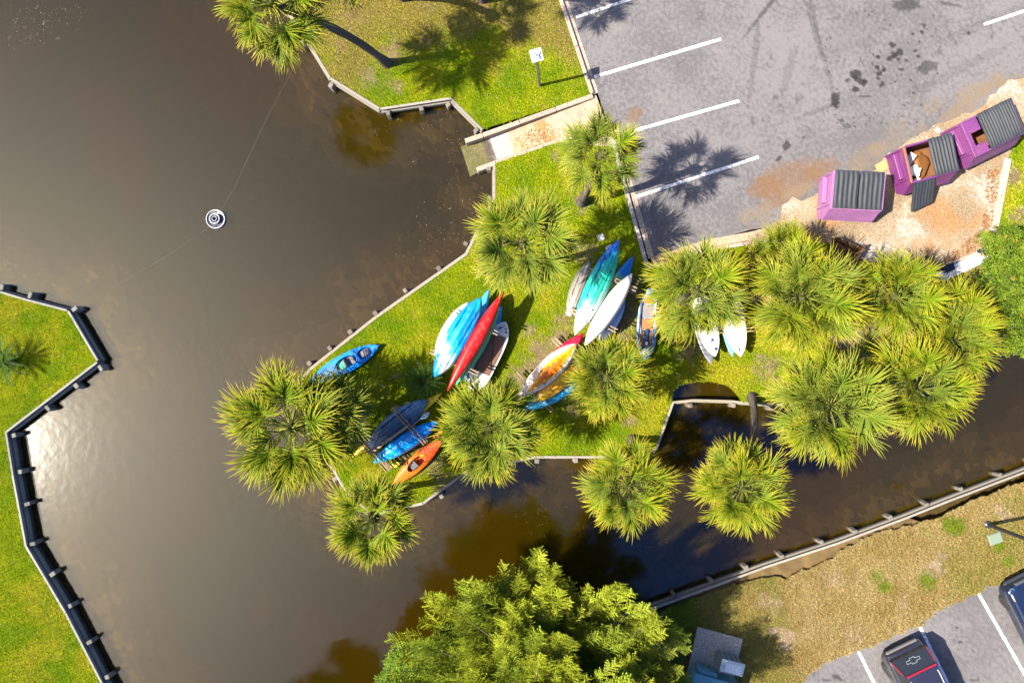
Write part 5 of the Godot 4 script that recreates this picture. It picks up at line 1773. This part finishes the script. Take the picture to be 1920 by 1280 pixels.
func skips() -> void:
	rng.seed = 11
	var pur := C(0.34, 0.1, 0.36)
	var deep := C(0.125, 0.026, 0.13)
	var h := 1.4
	var m := at(1608, 358, h)
	skip("leftmost purple skip with two closed black ribbed lids", m + Vector3(0.0, 0, 0.12), -0.05, 2.05, C(0.24, 0.1, 0.24), [[-0.49, 0.94, 5, 0.0], [0.5, 0.94, 5, 0.012]], -1, 1.0)
	m = at(1747, 303, h)
	skip("middle purple skip with one lid folded open and rubbish inside", m, 0.27, 1.95, deep, [[0.5, 0.98, 7, 0.0]], 1, 2.0)
	var bs := Basis(Vector3.UP, 0.27)
	var inside := func(x, y, z): return Vector3(m.x, 0.055, m.z) + bs * Vector3(x, y, z)
	bag("round white rubbish bag inside the middle skip", inside.call(-0.28, 0.5, 0.12), Vector3(0.52, 0.3, 0.45), C(0.62, 0.62, 0.6), 5)
	bag("black rubbish bag inside the middle skip beside a white carton", inside.call(-0.62, 0.17, -0.05), Vector3(0.6, 0.45, 0.9), C(0.012, 0.016, 0.025), 6)
	bag("brown heap of rusty rubbish inside the middle skip", inside.call(0.05, 0.17, -0.2), Vector3(0.9, 0.36, 1.2), C(0.14, 0.06, 0.022), 7, "rubbish_heap", "rubbish")
	bag("crumpled white paper bag by the front wall inside the middle skip", inside.call(-0.22, 0.4, 0.5), Vector3(0.3, 0.22, 0.24), C(0.6, 0.57, 0.52), 8)
	cardboard("white carton sheet with dark print inside the middle skip", inside.call(-0.42, 0.68, -0.35), Vector3(0.4, 0.02, 0.3), Vector3(0.1, 1.1, 0.2), C(0.6, 0.6, 0.62))
	cardboard("sheet of tan cardboard lying behind the middle skip's left corner", at(1655, 312, 0.1) , Vector3(0.5, 0.015, 0.4), Vector3(0, 0.5, 0.05), C(0.42, 0.31, 0.15))
	m = at(1864, 245, h)
	skip("rightmost purple skip with a broad black lid and open left end", m, 0.46, 2.2, C(0.15, 0.04, 0.155), [[0.32, 1.5, 13, 0.02]], -1, 3.0)
	bs = Basis(Vector3.UP, 0.46)
	var s3: Node3D = get_child(get_child_count() - 1)
	var c3 := purple(C(0.15, 0.04, 0.155), 3.0)
	plate(s3, "top_deck", [Vector3(-0.45, 1.345, 0.22), Vector3(-1.07, 1.345, 0.22), Vector3(-1.07, 1.315, 0.58), Vector3(-0.45, 1.315, 0.58)], 0.02, c3, 6, 4)
	plate(s3, "top_deck", [Vector3(-0.45, 1.42, -0.84), Vector3(-1.07, 1.42, -0.84), Vector3(-1.07, 1.385, -0.3), Vector3(-0.45, 1.385, -0.3)], 0.02, c3, 6, 4)
	plate(s3, "top_deck", [Vector3(-0.9, 1.38, -0.3), Vector3(-1.07, 1.38, -0.3), Vector3(-1.07, 1.345, 0.22), Vector3(-0.9, 1.345, 0.22)], 0.02, c3, 4, 4)
	var in3 := func(x, y, z): return Vector3(m.x, 0.055, m.z) + bs * Vector3(x, y, z)
	bag("white rubbish bag inside the rightmost skip", in3.call(-0.7, 0.5, 0.05), Vector3(0.4, 0.35, 0.5), C(0.6, 0.6, 0.6), 15)
	bag("tan paper heap inside the rightmost skip", in3.call(-0.72, 0.3, 0.15), Vector3(0.55, 0.3, 0.7), C(0.36, 0.17, 0.06), 16, "rubbish_heap", "rubbish")
	bag("white scrap of rubbish on the ground behind the rightmost skip", at(1758, 244, 0.06), Vector3(0.22, 0.1, 0.18), C(0.62, 0.62, 0.6), 17)

# ---------------------------------------------------------------- parked cars
func car(label: String, front: Vector3, dir: Vector2, col: Color, L: float, W: float, height: float, tail_first: bool) -> Node3D:
	var t := thing("parked_car", label, "car", Vector3(front.x, 0.0, front.z))
	var x := Vector3(dir.x, 0, dir.y).normalized()
	t.basis = Basis(x, Vector3.UP, x.cross(Vector3.UP))
	# body: stations from the near end at x = 0 backwards; s = position, w = half width, belt = shoulder height
	var st := []
	if tail_first:
		st = [[0.0, 0.70, 0.62, 0.42], [0.05, 0.80, 0.74, 0.34], [0.16, 0.86, 0.80, 0.28], [0.35, 0.9, 0.98, 0.24], [0.8, 0.92, 1.02, 0.22], [1.8, 0.92, 1.0, 0.22], [3.0, 0.91, 0.98, 0.22], [3.6, 0.88, 0.9, 0.24], [4.0, 0.8, 0.76, 0.3], [L, 0.62, 0.6, 0.4]]
	else:
		st = [[0.0, 0.60, 0.60, 0.36], [0.06, 0.76, 0.74, 0.28], [0.2, 0.86, 0.86, 0.24], [0.5, 0.92, 0.96, 0.22], [1.2, 0.94, 1.02, 0.22], [2.2, 0.94, 1.06, 0.22], [3.4, 0.94, 1.06, 0.22], [4.2, 0.9, 1.0, 0.26], [L, 0.76, 0.8, 0.4]]
	var rings := []
	var cols := []
	for s in st:
		var ring := []
		var k: float = s[1] * W / 1.84
		for q in [[-1.0, 0.0], [-1.02, 0.45], [-1.0, 0.72], [-0.95, 0.9], [-0.86, 1.0], [-0.4, 1.03], [0.0, 1.035], [0.4, 1.03], [0.86, 1.0], [0.95, 0.9], [1.0, 0.72], [1.02, 0.45], [1.0, 0.0], [0.8, -0.02], [-0.8, -0.02]]:
			ring.append(Vector3(s[0], lerpf(s[3], s[2], q[1]), q[0] * k))
		rings.append(ring)
		cols.append(col)
	var b := B.new()
	b.loft(rings, cols)
	mesh_node("body", b.done("closed", 38), M.car_paint, t)
	# cabin: glass house under a painted roof
	var belt := 0.98
	var cab := [[0.12, 0.80, 0.0], [0.62, 0.68, 1.0], [2.5, 0.66, 1.0], [3.3, 0.76, 0.0]] if tail_first else [[1.3, 0.82, 0.0], [2.1, 0.68, 1.0], [3.9, 0.66, 1.0], [4.4, 0.76, 0.0]]
	b = B.new()
	rings = []
	cols = []
	for s in cab:
		var y: float = lerpf(belt, height - 0.03, s[2])
		var k: float = s[1] * W / 1.84
		var k0: float = 0.84 * W / 1.84
		rings.append([Vector3(s[0], belt - 0.12, -k0), Vector3(s[0], lerpf(belt, y, 0.5) if s[2] > 0 else belt, -lerpf(k0, k, 0.5)), Vector3(s[0], y, -k), Vector3(s[0], y + 0.012 * s[2], 0), Vector3(s[0], y, k), Vector3(s[0], lerpf(belt, y, 0.5) if s[2] > 0 else belt, lerpf(k0, k, 0.5)), Vector3(s[0], belt - 0.12, k0)])
		cols.append(Color.WHITE)
	b.loft(rings, cols)
	mesh_node("windows", b.done("closed", 25), M.car_glass, t)
	b = B.new()
	rings = []
	cols = []
	var ra: float = cab[1][0]
	var rb: float = cab[2][0]
	for q in [[0.0, 0.9], [0.05, 0.97], [0.5, 1.0], [0.95, 0.97], [1.0, 0.88]]:
		var k: float = 0.70 * W / 1.84 * q[1]
		var xx: float = lerpf(ra - 0.03, rb + 0.05, q[0])
		rings.append([Vector3(xx, height - 0.035, -k), Vector3(xx, height, -k * 0.9), Vector3(xx, height + 0.03, 0), Vector3(xx, height, k * 0.9), Vector3(xx, height - 0.035, k)])
		cols.append(col)
	b.loft(rings, cols)
	var roof := mesh_node("roof", b.done("closed", 35), M.car_paint, t)
	for s in [-1.0, 1.0]:
		b = B.new()
		b.tube([Vector3(ra + 0.15, height + 0.01, s * 0.6 * W / 1.84), Vector3(ra + 0.25, height + 0.06, s * 0.6 * W / 1.84), Vector3(rb - 0.3, height + 0.06, s * 0.6 * W / 1.84), Vector3(rb - 0.2, height + 0.01, s * 0.6 * W / 1.84)], [0.016], 6, C(0.35, 0.36, 0.38))
		mesh_node("roof_rail", b.done(), M.plastic, roof)
		# pillars along the slanted edges of the glass
		for e in [[0, 1], [2, 3]]:
			var A: Array = cab[e[0]]
			var Bq: Array = cab[e[1]]
			b = B.new()
			b.bar(Vector3(A[0], belt if A[2] == 0 else height - 0.04, s * (A[1] + 0.02) * W / 1.84), Vector3(Bq[0], belt if Bq[2] == 0 else height - 0.04, s * (Bq[1] + 0.02) * W / 1.84), 0.07, 0.04, 0.01, col)
			mesh_node("pillar", b.done(), M.car_paint, t)
	for q in [[0.78, -1.0], [0.78, 1.0], [L - 0.8, -1.0], [L - 0.8, 1.0]]:
		var w := Node3D.new()
		w.name = "wheel"
		t.add_child(w, true)
		w.position = Vector3(q[0], 0.33, q[1] * (0.84 * W / 1.84))
		w.basis = Basis(Vector3.RIGHT, PI / 2 * q[1])
		b = B.new()
		b.lathe(Vector3.ZERO, [[0.2, -0.11], [0.31, -0.11], [0.33, -0.08], [0.33, 0.08], [0.31, 0.11], [0.22, 0.115]], 22, [C(0.014, 0.014, 0.015)])
		mesh_node("tyre", b.done(), M.rubber, w)
		b = B.new()
		b.lathe(Vector3.ZERO, [[0.22, 0.02], [0.215, 0.1], [0.12, 0.085], [0.04, 0.11], [0.01, 0.112]], 16, [C(0.4, 0.4, 0.42)])
		mesh_node("rim", b.done(), M.steel, w)
	return t

func cars() -> void:
	# the near car stands with its tail towards the grass
	var near := at(1690, 1212, 0.55)
	var t := car("black car with red trim and a large silver emblem, parked tail to the grass", near, Vector2(0.43, 0.9), C(0.014, 0.015, 0.02), 4.3, 1.78, 1.58, true)
	var b := B.new()
	b.bar(Vector3(0.03, 0.56, -0.7), Vector3(0.03, 0.56, 0.7), 0.16, 0.16, 0.05, C(0.1, 0.1, 0.11))
	mesh_node("bumper", b.done(), M.plastic, t)
	b = B.new()
	b.bar(Vector3(0.57, 1.565, -0.64), Vector3(0.57, 1.565, 0.64), 0.07, 0.03, 0.01, C(0.25, 0.006, 0.01))
	mesh_node("roof_spoiler", b.done(), M.car_paint, t)
	for s in [-1.0, 1.0]:
		b = B.new()
		b.bar(Vector3(0.13, 1.0, s * 0.79), Vector3(0.5, 1.46, s * 0.7), 0.035, 0.04, 0.01, C(0.25, 0.01, 0.008))
		mesh_node("tail_light", b.done(), M.plastic, t)
	# outlined emblem on the rear glass
	var e := Node3D.new()
	e.name = "emblem"
	t.add_child(e)
	var up := Vector3(0.5, 0.57, 0).normalized()
	var nrm := Vector3(-0.57, 0.5, 0).normalized()
	e.transform = Transform3D(Basis(Vector3(0, 0, 1), up, Vector3(0, 0, 1).cross(up)), Vector3(0.30, 1.185, 0) + nrm * 0.03)
	var pts := [Vector2(-0.3, -0.05), Vector2(-0.1, -0.05), Vector2(-0.12, -0.11), Vector2(0.09, -0.11), Vector2(0.11, -0.05), Vector2(0.27, -0.05), Vector2(0.3, 0.05), Vector2(0.1, 0.05), Vector2(0.12, 0.11), Vector2(-0.09, 0.11), Vector2(-0.11, 0.05), Vector2(-0.27, 0.05)]
	for k in pts.size():
		var p: Vector2 = pts[k]
		var q: Vector2 = pts[(k + 1) % pts.size()]
		b = B.new()
		b.bar(Vector3(p.x, p.y, 0), Vector3(q.x, q.y, 0), 0.015, 0.015, 0.003, C(0.2, 0.24, 0.27))
		mesh_node("stroke", b.done(), M.plastic, e)
	# the far car shows only its front corner
	var far := at(1913, 1083, 0.5)
	t = car("dark blue car cut by the right edge with its front to the grass", far, Vector2(0.45, 0.89), C(0.004, 0.008, 0.026), 4.7, 1.86, 1.6, false)
	for s in [-1.0, 1.0]:
		b = B.new()
		b.box(Transform3D(Basis(Vector3.UP, s * 0.5), Vector3(0.2, 0.8, s * 0.68)), Vector3(0.3, 0.1, 0.28), 0.04, C(0.6, 0.6, 0.6))
		mesh_node("headlight", b.done(), M.chrome, t)
	b = B.new()
	b.bar(Vector3(0.05, 0.68, -0.42), Vector3(0.05, 0.68, 0.42), 0.12, 0.16, 0.03, C(0.05, 0.052, 0.056))
	mesh_node("grille", b.done(), M.plastic, t)
	b = B.new()
	b.bar(Vector3(-0.02, 0.45, -0.7), Vector3(-0.02, 0.45, 0.7), 0.16, 0.14, 0.05, C(0.02, 0.024, 0.035))
	mesh_node("bumper", b.done(), M.plastic, t)

# ---------------------------------------------------------------- small things
func small_things() -> void:
	rng.seed = 5
	# sign on its post
	var t := thing("sign", "square white sign panel with blue marks on a tall post in the upper lawn", "sign", at(1013, 161, LAWN))
	var top := at(1006, 104, 2.95) - t.position
	var b := B.new()
	b.bar(Vector3(0, -0.3, 0), top - Vector3(0, 0.03, 0), 0.1, 0.1, 0.008, C(0.2, 0.17, 0.13))
	mesh_node("post", b.done(), M.wood, t)
	var p := Node3D.new()
	p.name = "panel"
	t.add_child(p)
	p.transform = Transform3D(Basis(Vector3.UP, 0.28) * Basis(Vector3.RIGHT, 0.22), top + Vector3(0, 0.03, 0))
	b = B.new()
	b.box(Transform3D(), Vector3(0.46, 0.03, 0.46), 0.008, C(0.36, 0.38, 0.42))
	mesh_node("board", b.done(), M.plastic, p)
	for q in [[0.1, 0.05, 0.06, 0.12, 0.4], [0.15, -0.03, 0.05, 0.09, -0.5], [0.1, 0.14, 0.08, 0.05, 0.2], [0.0, 0.0, 0.1, 0.07, 0.3], [-0.02, -0.07, 0.06, 0.06, 0.9]]:
		b = B.new()
		b.box(Transform3D(Basis(Vector3.UP, q[4]), Vector3(q[0], 0.018, q[1])), Vector3(q[2], 0.006, q[3]), 0.002, C(0.01, 0.03, 0.14) if q[0] > 0.05 else C(0.1, 0.11, 0.14))
		mesh_node("mark", b.done(), M.plastic, p)
	# pond aerator: floating rings
	t = thing("pond_aerator", "grey floating aerator ring alone on the open pond", "aerator", at(405, 411, WATER))
	b = B.new()
	b.lathe(Vector3.ZERO, [[0.30, -0.08], [0.40, -0.06], [0.415, 0.04], [0.40, 0.1], [0.375, 0.1], [0.365, 0.05], [0.22, 0.02], [0.18, -0.05]], 30, [C(0.1, 0.105, 0.12), C(0.1, 0.105, 0.12), C(0.15, 0.16, 0.17), C(0.3, 0.31, 0.33), C(0.3, 0.31, 0.33), C(0.06, 0.065, 0.085), C(0.05, 0.055, 0.075), C(0.05, 0.055, 0.075)])
	mesh_node("float", b.done("closed", 40), M.plastic, t)
	for q in [[0.2, 0.024, 0.17], [0.095, 0.013, 0.2]]:
		b = B.new()
		var pts := []
		for k in 25: pts.append(Vector3(cos(TAU * k / 24.0) * q[0], q[2], sin(TAU * k / 24.0) * q[0]))
		b.tube(pts, [q[1]], 7, C(0.26, 0.28, 0.31), false)
		mesh_node("ring", b.done("closed", 80), M.plastic, t)
	b = B.new()
	b.lathe(Vector3.ZERO, [[0.2, 0.0], [0.19, 0.16], [0.12, 0.1], [0.09, 0.19], [0.07, 0.08], [0.005, 0.06]], 20, [C(0.06, 0.07, 0.1)])
	mesh_node("nozzle", b.done("closed", 30), M.plastic, t)
	for w in [PI / 2, -PI / 2]:
		b = B.new()
		b.box(Transform3D(Basis(Vector3.UP, w), Vector3(cos(w) * 0.3, 0.07, -sin(w) * 0.3)), Vector3(0.05, 0.05, 0.03), 0.006, C(0.02, 0.025, 0.035))
		mesh_node("lug", b.done(), M.rubber, t)
	# mooring lines that lie on the water
	var line := func(label: String, pa: Array) -> void:
		var pts := []
		for k in range(0, pa.size(), 2): pts.append(at(pa[k], pa[k + 1], WATER) + Vector3(0, 0.006, 0))
		var mb := B.new()
		mb.tube(pts, [0.005], 5, C(0.07, 0.066, 0.05))
		tag(mesh_node("mooring_line", mb.done("closed", 80), M.rubber, self), label, "line")
	line.call("thin line on the water from the aerator up towards the leaning palm", [412, 397, 440, 350, 470, 285, 497, 228, 522, 178, 540, 147, 556, 118])
	line.call("thin line on the water from the aerator towards the left shore", [392, 424, 360, 448, 315, 478, 268, 506, 220, 532])
	# stepping stones
	for s in [[1127, 445, "pale square paver lying alone on the grass"], [1143, 466, "pale square paver at the tip of the teal kayak"]]:
		b = B.new()
		b.box(Transform3D(Basis(Vector3.UP, 0.5), Vector3.ZERO), Vector3(0.28, 0.05, 0.28), 0.01, C(0.46, 0.44, 0.4))
		var o := mesh_node("paver", b.done(), M.concrete, self)
		o.position = at(s[0], s[1], LAWN + 0.045)
		tag(o, s[2], "paver")
	# valve box lid in the dry grass
	t = thing("valve_box", "small green valve box lid in the dry grass near the lamp post", "valve box", at(1866, 1009, LAWN))
	t.rotation.y = 0.35
	b = B.new()
	b.box(Transform3D(Basis(), Vector3(0, 0.0, 0)), Vector3(0.58, 0.14, 0.46), 0.02, C(0.12, 0.14, 0.11))
	mesh_node("frame", b.done(), M.plastic, t)
	b = B.new()
	b.box(Transform3D(Basis(), Vector3(0, 0.075, 0)), Vector3(0.5, 0.02, 0.38), 0.008, C(0.12, 0.155, 0.12))
	mesh_node("lid", b.done(), M.plastic, t)
	# lamp post by the lower car park
	t = thing("lamp_post", "black lamp post leaning out of frame at the right edge above the cars", "lamp post", at(1853, 983, LAWN))
	b = B.new()
	b.tube([Vector3(0, -0.2, 0), Vector3(0, 3, 0), Vector3(0, 6.5, 0)], [0.085, 0.07, 0.05], 12, C(0.018, 0.018, 0.02))
	mesh_node("pole", b.done("closed", 60), M.plastic, t)
	b = B.new()
	b.box(Transform3D(Basis(), Vector3(0.35, 6.5, 0)), Vector3(0.7, 0.1, 0.26), 0.03, C(0.02, 0.02, 0.022))
	mesh_node("lamp_head", b.done(), M.plastic, t)
	b = B.new()
	b.lathe(Vector3.ZERO, [[0.16, 0.0], [0.16, 0.05], [0.1, 0.09], [0.09, 0.12]], 12, [C(0.02, 0.02, 0.022)])
	mesh_node("base", b.done(), M.plastic, t)
	# timber box by the skips: low boarded pen
	t = thing("wooden_pen", "low brown wooden pen of boards below the leftmost skip", "wooden pen", at(1582, 478, LAWN))
	var wd := C(0.14, 0.075, 0.04)
	for k in 5:
		b = B.new()
		b.box(Transform3D(Basis(Vector3.UP, -0.45), Vector3(-0.1 - 0.07 * k, 0.3, -0.15 + 0.15 * k - 0.1)), Vector3(1.2, 0.03, 0.14), 0.006, wd * rng.randf_range(0.8, 1.3))
		mesh_node("board", b.done(), M.wood, t)
	for q in [[0.5, 0.22], [0.3, 0.6]]:
		b = B.new()
		b.box(Transform3D(Basis(Vector3.UP, 1.1), Vector3(q[0], 0.33, q[1] - 0.35)), Vector3(0.5, 0.66, 0.035), 0.006, wd * 1.1)
		mesh_node("side_board", b.done(), M.wood, t)
	b = B.new()
	b.box(Transform3D(Basis(Vector3.UP, -0.45), Vector3(0.02, 0.34, -0.38)), Vector3(1.25, 0.68, 0.035), 0.006, wd)
	mesh_node("back_board", b.done(), M.wood, t)
	# tyre, bins and the fallen fence panel
	t = thing("tyre", "black tyre lying at the edge of the skip pad beside palm fronds", "tyre", at(1738, 494, 0.16))
	b = B.new()
	b.lathe(Vector3.ZERO, [[0.16, -0.1], [0.28, -0.1], [0.33, -0.05], [0.33, 0.05], [0.28, 0.1], [0.17, 0.1], [0.15, 0.0]], 22, [C(0.03, 0.03, 0.033)])
	mesh_node("tread", b.done("closed", 45), M.rubber, t)
	b = B.new()
	b.lathe(Vector3.ZERO, [[0.16, -0.06], [0.17, 0.06], [0.11, 0.03], [0.05, 0.04], [0.005, 0.04]], 16, [C(0.12, 0.12, 0.13)])
	mesh_node("rim", b.done(), M.steel, t)
	for s in [[1772, 503, 0.35, "dark plastic tub beside the tyre at the pad edge"], [1842, 471, 0.5, "dark plastic tub tucked under the leafy tree"]]:
		t = thing("plastic_tub", s[3], "tub", at(s[0], s[1], 0.1))
		t.rotation.y = s[2]
		b = B.new()
		b.box(Transform3D(Basis(), Vector3(0, 0.14, 0)), Vector3(0.42, 0.28, 0.28), 0.03, C(0.012, 0.016, 0.03))
		mesh_node("tub", b.done(), M.plastic, t)
		b = B.new()
		b.box(Transform3D(Basis(), Vector3(0, 0.29, 0)), Vector3(0.46, 0.03, 0.32), 0.012, C(0.016, 0.02, 0.04))
		mesh_node("lid", b.done(), M.plastic, t)
	t = thing("fence_panel", "long white fence panel fallen beside the leaf litter, dusty at one end", "fence panel", at(1808, 500, 0.16))
	var a := at(1757, 522, 0.2) - t.position
	var e := at(1864, 473, 0.2) - t.position
	var d := (e - a).normalized()
	var n := Vector3(-d.z, 0, d.x)
	for k in 4:
		b = B.new()
		b.bar(a + n * (k - 1.5) * 0.115 + d * rng.randf_range(0, 0.1), e + n * (k - 1.5) * 0.115, 0.1, 0.03, 0.006, C(0.55, 0.56, 0.58) * rng.randf_range(0.85, 1.05))
		mesh_node("board", b.done(), M.paint if false else M.plastic, t)
	for f in [0.15, 0.5, 0.85]:
		b = B.new()
		b.bar(a.lerp(e, f) - n * 0.25 - Vector3(0, 0.035, 0), a.lerp(e, f) + n * 0.25 - Vector3(0, 0.035, 0), 0.08, 0.035, 0.006, C(0.5, 0.5, 0.5))
		mesh_node("batten", b.done(), M.plastic, t)
	# utility plinth with cabinets at the lower edge
	var pad := plan([1307, 1173, 1391, 1195, 1375, 1262, 1370, 1330, 1276, 1310])
	b = B.new()
	b.prism(pad, -0.1, 0.16, C(0.36, 0.32, 0.26))
	tag(mesh_node("concrete_plinth", b.done("closed", 20), M.concrete, self), "concrete plinth under the teal cabinets at the bottom edge", "plinth")
	var ax := (g2(1391, 1195) - g2(1307, 1173)).normalized()
	var X := Vector3(ax.x, 0, ax.y)
	var Z := Vector3(-ax.y, 0, ax.x)
	var tl := C(0.09, 0.24, 0.28)
	t = thing("teal_cabinet", "low wide teal utility cabinet on the plinth cut by the bottom edge", "cabinet", at(1333, 1272, 0.16))
	t.basis = Basis(X, Vector3.UP, Z)
	b = B.new()
	b.box(Transform3D(Basis(), Vector3(0, 0.36, 0.25)), Vector3(1.9, 0.72, 1.15), 0.03, tl)
	mesh_node("body", b.done(), M.steel, t)
	b = B.new()
	b.box(Transform3D(Basis(), Vector3(0, 0.74, 0.27)), Vector3(1.98, 0.045, 1.22), 0.015, tl * 1.15)
	mesh_node("lid", b.done(), M.steel, t)
	b = B.new()
	b.box(Transform3D(Basis(), Vector3(-0.42, 0.4, -0.42)), Vector3(0.78, 0.5, 0.2), 0.02, tl * 0.95)
	mesh_node("front_box", b.done(), M.steel, t)
	t = thing("control_cabinet", "small louvred grey green control cabinet with a pale top, on the plinth", "cabinet", at(1361, 1233, 0.16))
	t.basis = Basis(X, Vector3.UP, Z)
	b = B.new()
	b.box(Transform3D(Basis(), Vector3(0, 0.42, 0)), Vector3(0.9, 0.84, 0.45), 0.02, C(0.13, 0.2, 0.2))
	mesh_node("body", b.done(), M.steel, t)
	b = B.new()
	b.box(Transform3D(Basis(), Vector3(0, 0.86, 0)), Vector3(0.96, 0.04, 0.52), 0.012, C(0.4, 0.46, 0.46))
	mesh_node("top", b.done(), M.steel, t)
	b = B.new()
	b.box(Transform3D(Basis(), Vector3(0.04, 0.885, 0.03)), Vector3(0.66, 0.012, 0.36), 0.005, C(0.6, 0.62, 0.63))
	mesh_node("top_plate", b.done(), M.steel, t)
	for k in 4:
		b = B.new()
		b.box(Transform3D(Basis(), Vector3(-0.33 + 0.22 * k, 0.42, -0.24)), Vector3(0.15, 0.68, 0.03), 0.01, C(0.15, 0.2, 0.19))
		mesh_node("louvre", b.done(), M.steel, t)
	# dead trunk stub by the lone palm is part of that palm; a few loose sticks on the grass
	for s in [[735, 708, 0.6, "short broken stick on the grass left of the sago"], [716, 722, -0.4, "pale dry palm stalk on the grass by the single blue kayak"]]:
		b = B.new()
		var q := at(s[0], s[1], LAWN + 0.03)
		var dd := Vector3(cos(s[2]), 0, -sin(s[2])) * 0.14
		b.tube([q - dd, q + Vector3(0, 0.02, 0.01), q + dd], [0.02, 0.024, 0.016], 6, C(0.42, 0.33, 0.22))
		tag(mesh_node("stick", b.done(), M.bark, self), s[3], "stick")

# ---------------------------------------------------------------- litter and floating specks
func litter() -> void:
	rng.seed = 33
	var b := B.new()
	b.poly([Vector3(-0.5, 0, -0.1), Vector3(0.0, 0.16, -0.28), Vector3(0.5, 0.02, 0.0), Vector3(0.02, 0.1, 0.28)])
	var flake := b.done("up", 10, false)
	var scatter := func(called: String, label: String, poly: PackedVector2Array, n: int, y: float, size: Vector2, pal: Array) -> void:
		var xs := []
		var cs := []
		var lo := poly[0]
		var hi := poly[0]
		for p in poly:
			lo = lo.min(p)
			hi = hi.max(p)
		var k := 0
		while k < n:
			var p := Vector2(rng.randf_range(lo.x, hi.x), rng.randf_range(lo.y, hi.y))
			k += 1
			if not Geometry2D.is_point_in_polygon(p, poly): continue
			if n_mid.get_noise_2d(p.x * 1.2, p.y * 1.2) < rng.randf_range(-0.5, 0.15): continue
			var s := rng.randf_range(size.x, size.y)
			xs.append(Transform3D(Basis.from_euler(Vector3(rng.randf_range(-0.3, 0.3), rng.randf() * TAU, rng.randf_range(-0.3, 0.3))).scaled(Vector3(s, s, s)), Vector3(p.x, y + rng.randf() * 0.02, p.y)))
			cs.append(pal[rng.randi() % pal.size()] * rng.randf_range(0.75, 1.25))
		tag(copies(called, flake, M.wood, self, xs, cs), label, "", "", "stuff")
	var brown := [C(0.28, 0.12, 0.045), C(0.22, 0.09, 0.035), C(0.36, 0.2, 0.1), C(0.16, 0.08, 0.04)]
	scatter.call("leaf_litter", "orange brown leaf litter along the kerb right of the skips", plan([1850, 320, 1872, 318, 1868, 430, 1850, 478, 1760, 500, 1790, 470, 1838, 430]), 5200, 0.062, Vector2(0.05, 0.11), brown)
	scatter.call("leaf_litter", "leaf litter under the leafy tree at the canal bank", plan([1780, 520, 1870, 480, 1920, 460, 1920, 540, 1840, 580, 1790, 550]), 3600, 0.07, Vector2(0.05, 0.11), brown)
	scatter.call("leaf_litter", "dry flakes and debris on the boat ramp", plan([965, 250, 1100, 200, 1112, 215, 1040, 262, 985, 285]), 1300, -0.2, Vector2(0.03, 0.09), [C(0.4, 0.22, 0.1), C(0.45, 0.36, 0.24), C(0.25, 0.13, 0.06)])
	scatter.call("debris", "scattered crumbs and grit on the skip pad", plan([1480, 430, 1540, 400, 1680, 360, 1860, 330, 1850, 430, 1740, 490, 1600, 470]), 1500, 0.06, Vector2(0.015, 0.05), [C(0.5, 0.46, 0.4), C(0.1, 0.08, 0.06), C(0.3, 0.16, 0.07)])
	var pale := [C(0.35, 0.32, 0.22), C(0.26, 0.2, 0.08), C(0.4, 0.38, 0.32)]
	scatter.call("floating_specks", "pollen and leaf specks floating on the pond by the ramp and point", plan([650, 150, 720, 215, 850, 200, 925, 280, 920, 380, 870, 470, 760, 540, 720, 480, 800, 330, 700, 260]), 900, WATER + 0.004, Vector2(0.015, 0.045), pale)
	scatter.call("floating_specks", "leaf specks floating in the upper left corner of the pond", plan([0, 0, 180, 0, 120, 60, 0, 90]), 260, WATER + 0.004, Vector2(0.015, 0.045), pale)
	scatter.call("floating_specks", "leaf specks floating on the canal", plan([880, 900, 1080, 880, 1300, 930, 1280, 1050, 1000, 1010, 900, 980]), 420, WATER + 0.004, Vector2(0.012, 0.035), pale)
	scatter.call("leaf_litter", "brown flecks of dry leaf strewn over the lawn between the kayak racks", point_lawn, 5200, LAWN + 0.05, Vector2(0.025, 0.07), [C(0.26, 0.18, 0.09), C(0.34, 0.27, 0.15), C(0.2, 0.13, 0.07)])
	scatter.call("leaf_litter", "pale dry flecks strewn over the upper lawn", top_lawn, 1800, LAWN + 0.05, Vector2(0.025, 0.07), [C(0.3, 0.22, 0.12), C(0.36, 0.29, 0.17)])

func _ready() -> void:
	n_big.seed = 4; n_big.frequency = 0.12; n_big.fractal_octaves = 4
	n_mid.seed = 14; n_mid.frequency = 0.5; n_mid.fractal_octaves = 4
	n_fine.seed = 24; n_fine.frequency = 2.2; n_fine.fractal_octaves = 3
	rng.seed = 1
	sight_and_light()
	make_materials()
	land()
	print("land ", Time.get_ticks_msec())
	paved()
	kerbs()
	seawalls()
	print("paved ", Time.get_ticks_msec())
	palms()
	trees()
	print("plants ", Time.get_ticks_msec())
	boats()
	skips()
	cars()
	small_things()
	litter()
	print("things ", Time.get_ticks_msec())
